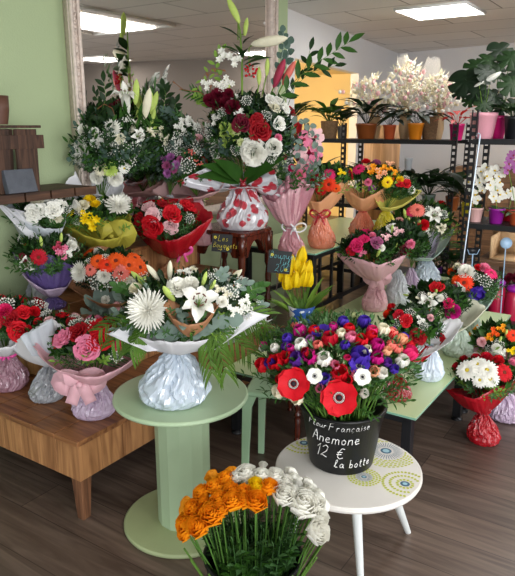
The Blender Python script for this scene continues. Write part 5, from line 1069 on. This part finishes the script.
# the foreground bouquet on the drum
def fS(t, nk, C, rad, s):
    Y = nk.y
    cone = [(164, 306), (172, 318), (188, 325), (204, 322), (216, 308), (220, 302), (204, 304), (184, 306), (170, 300)]
    nk2 = at_y(190, 336, Y-.17)
    m2 = wrap_mb(nk2, .01, [(a, b) for a, b in cone], FILM['kraft'](), 5, .5, .02); obj('kraft_cone', m2, t, solid=.001)
    wp = FILM['white'](); sheet(t, Y, [(183, 350, -.05), (214, 352, -.14), (274, 320, -.1), (236, 322, -.08)], wp, .03, 6); sheet(t, Y, [(172, 350, -.05), (146, 352, -.14), (102, 336, -.08), (140, 328, -.08)], wp, .03, 9)
    fr = [((205, 325, -.14), (262, 316, -.1)), ((205, 328, -.14), (250, 352, -.12)), ((208, 328, -.14), (226, 372, -.15)), ((204, 326, -.12), (212, 372, -.15)), ((150, 322, -.12), (100, 330, -.05)), ((146, 318, -.1), (112, 344, -.08)), ((148, 326, -.12), (130, 350, -.12)), ((214, 322, -.12), (272, 335, -.08))]
    for a, b_ in fr: palm(t, a, b_, Y, 'palm', ll=30, curl=.5)
    for px, py, sz in ((163, 329, 10), (172, 334, 9), (206, 326, 10), (215, 320, 9), (196, 332, 8), (184, 330, 8), (224, 322, 7), (236, 320, 7)):
        mb = MB(); p = at_y(px, py, Y-.15); leaf(mb, p+Vector((-sz*s, 0, .0)), Vector((1, -.2, .1)), sz*2*s, sz*2*s, leafm('euc'), up=Vector((0, -1, .4)), kind='round', bend=.15); obj('eucalyptus_leaf', mb, t)
    for P in (((210, 300), (228, 290), (246, 284)), ((212, 304), (232, 300), (256, 298)), ((206, 298), (216, 282), (224, 272)), ((214, 308), (240, 312), (262, 306)), ((140, 300), (128, 290), (118, 286)), ((240, 300), (252, 290), (262, 286))): add_branch(t, list(P), Y-.06, 'euc' if P[0][0] % 4 else 'mid', 9, 6, 10, 'round' if P[0][0] % 4 else 'lance')
bouquet('big bouquet of a white spider mum and lilies in a pearly bag on the drum', None, (175, 409), .5405, 70, 'bluewhite', (177, 350), (190, 306, 72, 38),
  [('spider_mum', 'white', 150, 311, 21), (ly, 'white', 199, 303, 19, (.1, -.3, .3)), (bd, 'lime', 170, 295, 12, (-.5, -.5, .8)), (ca_, 'white', 178, 289, 11), (ca_, 'white', 190, 286, 9), (bd, 'cream', 154, 274, 10, (-.8, 0, .6)), (bd, 'cream', 170, 272, 10, (.2, 0, .9)), (bd, 'lime', 204, 280, 8, (.6, 0, .9)), (al, 'white', 186, 273, 9), (al, 'cream', 192, 270, 7),
   (al, 'white', 242, 307, 8), (al, 'white', 232, 310, 7), (al, 'white', 246, 300, 6), (al, 'cream', 226, 294, 7), (al, 'white', 238, 286, 6), (bd, 'lime', 212, 286, 7, (.6, 0, .9)), (ca_, 'cream', 136, 290, 7), (al, 'lime', 142, 280, 6), (ca_, 'white', 222, 302, 6), (al, 'cream', 218, 290, 6), (al, 'white', 252, 292, 6)],
  [(118, 334), (138, 338), (162, 341), (186, 343), (212, 339), (244, 330), (274, 318), (240, 312), (200, 306), (150, 316)], 'white', fol=[('fine', 'fine', 40, .024, .006), ('sprig', 'mid', 40, .03, .013), ('euc', 'euc', 16, .03, .026), ('lance', 'dark', 120, .05, .022), ('fine', 'light', 16, .02, .006)],
  gyp=[(230, 292, 9), (248, 312, 8), (214, 276, 7), (130, 283, 6), (244, 280, 7), (260, 300, 6)], extra=fS, back=10, kn=.16, depth=.75, pleat=.03)
# ------------------------------------------------------------------ metal shelving
sm_ = plain('shelf_black', '#141519', .45, spec=.5, amt=.2)
def post(a, b_, z1, t):
    mb = MB(); w = .02
    for (da, db) in ((0, 0), (0, 2*w-.008)): bxAB(mb, a+da, a+da+.008, b_-w+db, b_-w+db+.008, .002, z1, sm_)
    bxAB(mb, a, a+.034, b_-w, b_-w+.003, .002, z1, sm_)
    z = .03
    while z < z1-.02: bxAB(mb, a+.001, a+.004, b_-w, b_+w, z, z+.026, sm_); z += .05
    return obj('post', mb, t, smooth=False)
def shelving(a0, a1, bs, levels, z1, lab):
    t = thing('metal_shelving', AB((a0+a1)/2, (bs[0]+bs[-1])/2, 0), lab, 'shelving')
    for b_ in bs: post(a0, b_, z1, t); post(a1-.03, b_, z1, t)
    for z in levels: mb = MB(); bxAB(mb, a0+.006, a1-.004, bs[0], bs[-1], z-.004, z, sm_); bxAB(mb, a0-.004, a0+.004, bs[0], bs[-1], z-.036, z, sm_); bxAB(mb, a1-.008, a1-.004, bs[0], bs[-1], z-.036, z, sm_); obj('shelf_board', mb, t, smooth=False)
    return t
A1, A2 = 5.45, 4.42
shelving(A1, A1+.42, [1.62, 2.66, 3.28], [.14, .775, 1.375], 1.52, 'long black metal shelving in front of the cream room and wooden panel')
shelving(A2, A2+.40, [.02, 1.19], [.16, .84, 1.41], 1.60, 'black perforated metal shelving at the right edge with the white orchids')
# wooden panel and background furniture
pn = wood('light_board_wood', '#9a6f48', '#c99b6c', 'Z', 1, .6)
p = at_A(366, 125, 6.15); q = at_A(401, 125, 6.15); mb = MB(); bxAB(mb, 6.12, 6.16, q.dot(BX), p.dot(BX), .0, 1.5, pn); tag(obj('wooden_screen', mb, org=AB(6.14, (p.dot(BX)+q.dot(BX))/2, 0)), 'light brown upright board standing behind the black shelving', 'board')
# ------------------------------------------------------------------ potted plants
POTC = dict(orange='#e0851e', brown='#8a4a22', magenta='#c2186a', pink='#f0a8b6', purple='#8f1f8f', red='#b3202a', yellow='#d7c21c', black='#15161a', terracotta='#b5512b', wicker='#8a6a4a', white='#dcdfe2', glass='#7f8f86', violet='#7b2aa8', green='#3f7f3a', palepink='#e9b8b4', grey='#8f8c86')
def pot(px, py, a, w, h, col, lab, plant=None, group='pots on the shelves', cat='potted plant', nm='potted_plant', zfix=None):
    p = at_A(px, py, a)
    if zfix is not None: p.z = zfix+.0005
    s = mpp(p); t = thing(nm, p, lab, cat, group); r = w*s/2; H = h*s; mb = MB(); m = plain('pot_'+col, POTC[col], .3, spec=.6, amt=.06)
    if col == 'wicker':
        m = plain('wicker', '#8a6a4a', .8, amt=.5, scale=60, bump=.8, bscale=200); k = int(H/.012)+1
        mb.lathe(p, [(r*(.8+.2*i/k)*(1+.035*(i % 2)), H*i/k) for i in range(k+1)], m, 32, cap=False, fn=lambda u, v: 1+.03*math.cos(u*2*PI*18+(round(v*k) % 2)*PI)); obj('basket', mb, t)
    else:
        mb.lathe(p, [(r*.72, 0), (r*.74, .002), (r*.96, H*.86), (r*1.0, H*.87), (r*1.0, H), (r*.93, H), (r*.9, H*.88), (r*.02, H*.86)], m, 32, cap=False); obj('pot_body', mb, t)
    so = MB(); so.lathe(p, [(r*.88, H*.87), (r*.5, H*.93), (.002, H*.95)], plain('potting_soil', '#2a1d14', .95), 20, cap=False); obj('soil', so, t)
    if plant: plant(t, p+ZV(H*.92), s)
    return t
def leafy(col='dark', n=26, L=22, W=7, spread=.9, kind='lance', stems=True, up=.9, bend=.35, nm='leaves'):
    def f(t, p, s):
        mb = MB(); r = random.Random(int(p.x*1000))
        for i in range(n):
            a = i*2.4+r.uniform(-.3, .3); el = r.uniform(.15, 1); d = Vector((math.cos(a)*spread*el, math.sin(a)*spread*el, up*r.uniform(.7, 1.1))).normalized(); l = L*s*r.uniform(.6, 1.1); b0 = p+Vector((math.cos(a), math.sin(a), 0))*.008
            if stems: q = b0+d*l*.45; mb.tube([b0, q], .002, leafm(col), 4); b0 = q
            leaf(mb, b0, (d+Vector((math.cos(a)*.5, math.sin(a)*.5, -.1))).normalized(), l*.75, W*s*r.uniform(.8, 1.2), leafm(col), bend=bend, kind=kind)
        obj(nm, mb, t)
    return f
def orch(col, pts, w=None, stake=True):
    def f(t, p, s):
        leafy('mid', 7, 16, 7, 1.3, 'strap', False, .5, .5)(t, p, s); P = [at_y(x, y, p.y-.01) for x, y in pts]; mb = MB(); mb.tube([p]+[P[-1].lerp(P[0], .3)]+P[:1], .0025, leafm('light'), 5); obj('flower_stem', mb, t)
        for q in P: flower(t, 'orchid', col, q, Vector((R.uniform(-.5, .3), -1, R.uniform(0, .4))), R.uniform(4.6, 6)*s)
    return f
def monstera_leaf(p, n, size, m, seed=0, droop=0):
    mb = MB(); x, y, z = frame(n); up = Vector((0, 0, 1)); y = (up-z*up.dot(z)).normalized()*(-1 if droop else 1); x = y.cross(z); r = random.Random(seed); rows = [[], [], []]; N = 44; pts = []
    for k in range(N+1):
        a = 2*PI*k/N; R0 = (1-.25*math.cos(a)) if True else 1; R0 = .62+.38*abs(math.cos(a/2+PI/2))**.6+.12*abs(math.sin(a)); c_ = 1
        if 6 < k < 38 and k % 6 == seed % 3: c_ = .55
        pts.append(a); rr = size*R0*c_
        d = x*math.sin(a)-y*math.cos(a)
        for j, u in enumerate((0.02, .55, 1)): rows[j].append(p+d*rr*u+z*size*(.12*u-.22*u*u))
    mb.grid(rows, m); return mb
def monstera(leaves, flowers=()):
    def f(t, p, s):
        for i, (x, y, sz, c, nx, ny) in enumerate(leaves):
            q = at_y(x, y, p.y+ny); sc = sz*mpp(q); mb = monstera_leaf(q, Vector((nx, -1, .55)), sc, leafm({'mid': 'dark', 'dark': 'deep', 'light': 'mid'}.get(c, c)), i, 1); obj('leaf', mb, t); mb = MB(); mb.tube([p, p.lerp(q, .5)+ZV(.03), q], .003, leafm('mid'), 5); obj('leaf_stalk', mb, t)
        for (x, y, sz) in flowers:
            q = at_y(x, y, p.y-.12); flower(t, 'lily_bud', 'white', q, Vector((.8, -.3, .5)), sz*s)
            mb = MB(); mb.tube([p, q], .002, leafm('light'), 5); obj('flower_stalk', mb, t)
    return f
def bloom(kindcol, n=9, sz=4, L=16, hh=14, base='mid'):
    def f(t, p, s):
        leafy(base, 18, L, 6, 1.0)(t, p, s); r = random.Random(int(p.x*999))
        for i in range(n): a = i*2.4; q = p+Vector((math.cos(a)*r.uniform(.2, 1)*9*s, math.sin(a)*9*s*r.random(), hh*s*r.uniform(.6, 1.1))); flower(t, kindcol[0], kindcol[1], q, Vector((math.cos(a)*.4, -1, .6)), sz*s)
    return f
# top shelf of the long unit
Z1, Z2, Z3 = 1.375, .775, .14; Am = A1+.14
pot(293, 141, Am, 20, 16, 'red', 'red pot with dark leaves at the left end of the long top shelf', leafy('dark', 22, 26, 7), zfix=Z1)
pot(329, 141, Am, 17, 17, 'wicker', 'brown wicker basket plant with pointed leaves on the long top shelf', leafy('mid', 34, 28, 8, 1.1), zfix=Z1)
pot(341, 141, Am+.1, 9, 12, 'grey', 'small grey woven pot beside the wicker basket on the top shelf', leafy('dark', 12, 24, 8, .6), zfix=Z1)
pot(366, 141, Am, 22, 15, 'brown', 'wide brown glazed pot with long drooping leaves on the top shelf', leafy('deep', 22, 36, 9, 1.1, bend=.6), zfix=Z1)
pot(389, 140, Am, 13, 14, 'terracotta', 'orange brown pot with a dark hanging leaf on the top shelf', leafy('deep', 14, 30, 8, 1.1, bend=.7), zfix=Z1)
pot(415, 140, Am, 16, 16, 'orange', 'bright orange pot with arching dark foliage on the top shelf', leafy('deep', 18, 34, 9, 1.3, bend=.8), zfix=Z1)
pot(429, 140, Am+.12, 16, 22, 'wicker', 'dark wicker basket behind the bright orange pot on the top shelf', None, zfix=Z1, cat='basket', nm='wicker_basket')
pot(456, 140, Am-.05, 15, 16, 'magenta', 'magenta pot with red striped leaves on the top shelf beside the post', leafy('redleaf', 12, 26, 7, 1.3, bend=.6), zfix=Z1)
def dried(px, w, cx, cy, hw, hh, lab, tips):
    p = at_A(px, 139, A1+.33); p.z = Z1+.0005; s = mpp(p); t = thing('dried_flower_bunch', p, lab, 'dried flowers', 'dried flower bunches on the top shelf')
    mb = MB(); m = plain('dried_vase', '#c8a67c', .7); mb.lathe(p, [(w*s*.35, 0), (w*s*.5, 10*s), (w*s*.4, 26*s), (w*s*.45, 30*s)], m, 24); obj('vase', mb, t)
    r = random.Random(px); fl = MB(); wm = petal('cream'); wh = petal('white'); st = leafm('straw'); pk = petal('palepink')
    for i in range(210):
        u = r.gauss(0, .42); v = r.uniform(-1, 1)*(1-abs(u)*.5); q = at_y(cx+u*hw, cy-v*hh, p.y+r.uniform(-.12, .12)); 
        if i % 3 == 0: fl.tube([p+ZV(28*s), (p+ZV(28*s)).lerp(q, .6)+Vector((0, 0, .01)), q], .0012, st, 3)
        k = r.choice((wm, wh, wh, wm, pk)); fl.ball(q, r.uniform(.8, 2.3)*s, k, 6, 4, r.uniform(.8, 1.3))
        if i % 2 == 0: leaf(fl, q, Vector((u*2+r.uniform(-.6, .6), r.uniform(-.5, .5), 1)), 7*s, 2.2*s, wm, bend=.1)
    obj('dried_blooms', fl, t)
    fw = film('glassine_film', '#f6f0e6', .22, .2, .4, 20)
    for (x0, y0, x1, y1, ww) in tips:
        a = at_y(x0, y0, p.y); b_ = at_y(x1, y1, p.y-.02); d = b_-a; x = Vector((d.z, 0, -d.x)).normalized(); rows = []
        for i in range(9): u = i/8; c = a+d*u; W = ww*s*(.25+1.1*math.sin(PI*min(1, u*.95)*.8)); rows.append([c+x*W*math.cos(th)+Vector((0, 1, 0))*W*.6*math.sin(th)+d*(.05*math.sin(th*3)*u) for th in [2*PI*k/14 for k in range(14)]])
        mb = MB(); mb.grid(rows, fw, True); obj('film_wrap', mb, t)
dried(374, 12, 376, 96, 34, 20, 'leftmost mass of cream dried flowers standing on the top shelf', [])
dried(404, 12, 409, 88, 26, 28, 'middle bunch of white dried flowers wrapped in clear film with tall tips', [(410, 92, 402, 56, 5), (427, 92, 434, 58, 6)])
dried(437, 12, 440, 94, 22, 20, 'rightmost bunch of white dried flowers beside the monstera', [(440, 98, 453, 78, 6)])
# second and bottom shelf of the long unit
pot(405, 205, Am+.05, 15, 12, 'black', 'dark pot of broad leaves at the left of the middle shelf', leafy('deep', 26, 34, 12, 1.1), zfix=Z2)
pot(428, 205, Am-.05, 14, 14, 'glass', 'glass pot of a peace lily with broad leaves on the middle shelf', leafy('dark', 36, 34, 10, 1.1), zfix=Z2)
pot(452, 205, Am-.05, 14, 14, 'brown', 'small brown pot with dark bushy leaves on the middle shelf', leafy('dark', 30, 34, 9, 1.0), zfix=Z2)
pot(408, 170, Am+.12, 8, 12, 'white', 'white cup with a pink print standing high behind the dark leaves', None, cat='cup', nm='cup')
pot(372, 205, Am+.05, 14, 12, 'black', 'dark leafy plant in a black pot behind the salmon paper', leafy('deep', 26, 34, 9, 1.0), zfix=Z2)
pot(315, 205, Am+.05, 16, 14, 'black', 'black pot of long strap leaves low behind the salmon bags', leafy('deep', 26, 44, 7, .9), zfix=Z2-.0)
pot(437, 275, Am-.05, 11, 12, 'violet', 'violet pot on the bottom shelf beside an orange one', leafy('dark', 22, 30, 8, .9), zfix=Z3)
pot(451, 275, Am-.05, 11, 12, 'orange', 'orange pot on the bottom shelf beside a violet one', leafy('dark', 22, 30, 8, .9), zfix=Z3)
pot(420, 275, Am+.1, 12, 12, 'green', 'green pot with tall leaves on the bottom shelf', leafy('mid', 30, 44, 8, .9), zfix=Z3)
# right unit
Y1, Y2, Y3 = 1.41, .84, .16; Ar = A2+.12
pot(482, 136, Ar, 27, 25, 'pink', 'large pink pot of a monstera on the top right shelf', monstera([(466, 80, 17, 'dark', -.4, -.05), (476, 66, 12, 'mid', -.2, .05), (488, 60, 11, 'mid', 0, .1), (478, 92, 12, 'deep', -.3, 0), (486, 72, 13, 'dark', .4, -.1), (470, 100, 8, 'mid', -.5, 0), (494, 96, 12, 'dark', .4, 0), (484, 104, 10, 'mid', 0, -.05), (500, 106, 10, 'dark', .3, .05), (460, 92, 8, 'dark', -.6, .1)], [(491, 78, 10), (479, 84, 5)]), zfix=Y1)
pot(497, 136, Ar+.1, 17, 22, 'magenta', 'dark magenta pot tucked behind the large pink one', monstera([(501, 50, 14, 'dark', .1, .1), (511, 58, 13, 'mid', -.2, 0), (512, 84, 14, 'mid', -.1, -.05), (520, 70, 13, 'dark', -.2, .1), (497, 70, 10, 'mid', .2, .15), (515, 104, 10, 'dark', 0, 0)]), zfix=Y1)
pot(512, 136, Ar, 18, 22, 'black', 'black pot at the right end of the top shelf', leafy('dark', 30, 24, 8), zfix=Y1)
wo = [(480, 172), (472, 178), (479, 183), (471, 187), (482, 190), (474, 195), (486, 168), (468, 183), (484, 178), (477, 200)]
pot(475, 219, Ar-.02, 15, 14, 'palepink', 'pale pink pot of white orchids, left one of the two white orchid plants', orch('white', wo), zfix=Y2)
pot(496, 219, Ar-.02, 16, 15, 'purple', 'purple pot of white orchids on the right hand shelf', orch('white', [(494, 170), (498, 176), (492, 180), (499, 183), (490, 186), (497, 190), (501, 195), (493, 196), (488, 176), (503, 173), (496, 200)]), zfix=Y2)
pot(516, 219, Ar-.02, 14, 13, 'terracotta', 'orange pot with magenta orchids cut by the right edge', orch('lilac', [(510, 158), (515, 162), (508, 164), (513, 155), (517, 168), (507, 170)]), zfix=Y2)
pot(508, 219, Ar+.16, 18, 12, 'red', 'dark red pot behind the purple one with low white orchids', orch('white', [(506, 194), (511, 192), (515, 196)]), zfix=Y2)
pot(467, 204, Ar+.2, 11, 14, 'yellow', 'yellow pot half hidden by the perforated post', leafy('deep', 22, 40, 12, .9), zfix=Y2)
pot(500, 238, 5.9, 16, 12, 'wicker', 'round light wicker basket low behind the right shelving', None, cat='basket', nm='wicker_basket')
# clutter on the lowest right shelf
mg = plain('magenta_gloss', '#b3143f', .35, spec=.6); vp = plain('violet_gloss', '#9a1fa0', .35)
for px, lab, w, h in ((497, 'left one of two tall magenta vases with violet tops on the lowest right shelf', 15, 33), (513, 'right one of two tall magenta vases with violet tops, at the edge of the photo', 14, 30)):
    p = at_A(px, 300, Ar); p.z = Y3+.0005; s = mpp(p); t = thing('tall_vase', p, lab, 'vase', 'magenta vases'); mb = MB(); mb.lathe(p, [(w*s*.42, 0), (w*s*.5, 6*s), (w*s*.52, h*s*.7), (w*s*.46, h*s*.92), (w*s*.2, h*s)], mg, 32, fn=lambda u, v: 1); obj('vase_body', mb, t); mb = MB(); mb.ball(p+ZV(h*s+2*s), 7*s, vp, 20, 10, .6); obj('lid', mb, t)
for px, c_, lab in ((470, 'hotpink', 'pot of pink and cream blooms on the lowest right shelf left of the vases'), (484, 'crimson', 'pot of dark red blooms on the lowest right shelf beside the vases')):
    pot(px, 300, Ar+.02, 14, 14, 'black', lab, bloom(('carnation', c_), 8, 4), zfix=Y3)
pot(510, 300, Ar+.22, 16, 20, 'wicker', 'wicker basket of dark leaves behind the magenta vases', bloom(('carnation', 'burgundy'), 7, 4, 22, 18, 'dark'), zfix=Y3)
pot(440, 300, 5.2, 12, 10, 'terracotta', 'terracotta pot of leaves on the floor behind the lily bouquet', leafy('dark', 26, 30, 9), zfix=0)
# hooked pole, markers
mt = plain('galvanised', '#aeb8c4', .3, metal=.8); a = at_A(480, 136, A2-.02); b_ = at_A(463, 262, A2-.12); e = b_+(b_-a)*1.0; f_ = (0.004-b_.z)/(b_.z-a.z) if b_.z != a.z else 1; e = b_+(b_-a)*f_
mb = MB(); mb.tube([a, b_, e], .006, mt, 10); hk = [a+ZV(0)]+[a+Vector((.012*math.cos(th)-.012, 0, .014*math.sin(th)+.004)) for th in [0, .6, 1.2, 1.8, 2.4, 3.0, 3.6]]; mb.tube(hk, .004, mt, 8)
tag(obj('hooked_pole', mb, org=e), 'thin silver pole with a hooked top leaning on the right shelving', 'pole')
pb = plain('pale_blue_enamel', '#a8c8e6', .3)
p = at_A(506, 262, Ar-.06); p.z = Y3+.001; s = mpp(p); q = at_y(506, 243, p.y); mb = MB(); mb.tube([p, q-ZV(3*s)], .004, pb, 8); mb.lathe(q-Vector((0, .004, 0)), [(.002, -.004), (5.5*s, -.003), (5.5*s, .003), (.002, .004)], pb, 24, axis=Vector((-.2, -1, .2)))
tag(obj('plant_marker', mb, org=p), 'pale blue round headed marker on a stalk in front of the right shelving', 'marker')
p = at_A(473, 268, Ar-.06); p.z = Y3+.001; q = at_y(473, 251, p.y); mb = MB(); mb.tube([p, q-ZV(3*s)], .005, pb, 8); mb.box(q, Vector((6*s, 0, 0)), ZV(3.2*s), Vector((0, .006, 0)), blk); mb.tube([q+Vector((-6*s, -.007, 2*s)), q+Vector((-4*s, -.007, -3*s)), q+Vector((4*s, -.007, -3*s)), q+Vector((6*s, -.007, 2*s))], .003, pb, 6)
tag(obj('label_holder', mb, org=p), 'dark label holder on a pale T shaped stalk behind the anemone and mint paper bouquet', 'label holder')
# dark background store furniture behind the shelves
dw = wood('back_furniture_wood', '#4a3526', '#7a5a40', 'B', 1, .7)  # brown wood of the cabinet and table at the back
t = thing('wooden_cabinet', AB(7.6, 1.0, 0), 'dark brown wooden cabinet against the back wall behind the shelving', 'cabinet')
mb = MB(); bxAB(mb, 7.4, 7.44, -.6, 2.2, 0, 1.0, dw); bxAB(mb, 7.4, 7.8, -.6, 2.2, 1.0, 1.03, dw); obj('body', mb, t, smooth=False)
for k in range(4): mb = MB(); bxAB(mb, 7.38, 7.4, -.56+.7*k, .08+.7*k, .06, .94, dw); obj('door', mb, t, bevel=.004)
cr = wood('pale_crate', '#a98660', '#d2b48c', 'B', 1, .7)
t = thing('wooden_crate', at_A(512, 262, 5.5), 'pale open wooden crate low behind the right shelving', 'crate'); o = at_A(512, 262, 5.5); aa, bb, z0 = o.dot(AX), o.dot(BX), o.z
mb = MB(); bxAB(mb, aa, aa+.3, bb-.18, bb+.18, z0, z0+.012, cr); obj('bottom', mb, t)
for q in ((aa, aa+.3, bb-.19, bb-.175), (aa, aa+.3, bb+.175, bb+.19), (aa+.29, aa+.3, bb-.175, bb+.175)): mb = MB(); bxAB(mb, *q, z0, z0+.2, cr); obj('side', mb, t)
t = thing('wooden_table', AB(5.85, .8, 0), 'plain wooden table in the shade behind the right shelving, holding the crate and basket', 'table')
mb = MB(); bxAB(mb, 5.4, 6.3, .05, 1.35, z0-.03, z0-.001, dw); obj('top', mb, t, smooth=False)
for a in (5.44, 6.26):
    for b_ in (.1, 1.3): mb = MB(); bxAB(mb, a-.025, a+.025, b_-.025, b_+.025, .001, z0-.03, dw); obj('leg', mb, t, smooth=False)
# ------------------------------------------------------------------ camera and light
cam = bpy.data.cameras.new('camera'); co = bpy.data.objects.new('camera', cam); COL.objects.link(co); co.location = CAMP; co.rotation_euler = (PI/2-PITCH, 0, 0)
cam.sensor_fit = 'HORIZONTAL'; cam.sensor_width = 36; cam.lens = 36*F/515; cam.clip_start = .05; bpy.context.scene.camera = co
def area(nm, loc, tgt, sx, sy, e, col=(1, 1, 1)):
    l = bpy.data.lights.new(nm, 'AREA'); l.shape = 'RECTANGLE'; l.size = sx; l.size_y = sy; l.energy = e; l.color = col; o = bpy.data.objects.new(nm, l); COL.objects.link(o); o.location = loc; o.rotation_euler = (Vector(tgt)-Vector(loc)).to_track_quat('-Z', 'Y').to_euler(); return o
area('shop_window_daylight', (2.2, -2.6, 1.9), (.3, 3, .6), 3.5, 2.0, 170, (.93, .97, 1))
area('added_uplight', (1.5, -3.0, .5), (1.2, 4, 2.5), 5, 1.2, 80, (1, .98, .95))  # unseen upward area lamp, added to brighten the ceiling
area('shop_window_daylight', (4.8, 1.2, 1.7), (.8, 3.6, .6), 2.2, 1.8, 60, (.95, .98, 1))
l = bpy.data.lights.new('room_lamp', 'POINT'); l.energy = 110; l.color = (1, .86, .62); l.shadow_soft_size = .2; o = bpy.data.objects.new('room_lamp', l); COL.objects.link(o); o.location = AB(6.4, 4.7, 2.0)
w = bpy.data.worlds.new('daylight'); bpy.context.scene.world = w; w.use_nodes = True; w.node_tree.nodes['Background'].inputs[0].default_value = (.85, .92, 1, 1); w.node_tree.nodes['Background'].inputs[1].default_value = .75
sc = bpy.context.scene; sc.view_settings.view_transform = 'Standard'; sc.view_settings.look = 'None'; sc.view_settings.exposure = 0.45; sc.view_settings.gamma = 1; sc.view_settings.use_curve_mapping = False
sc.cycles.max_bounces = 6; sc.cycles.transparent_max_bounces = 12; sc.cycles.use_denoising = True
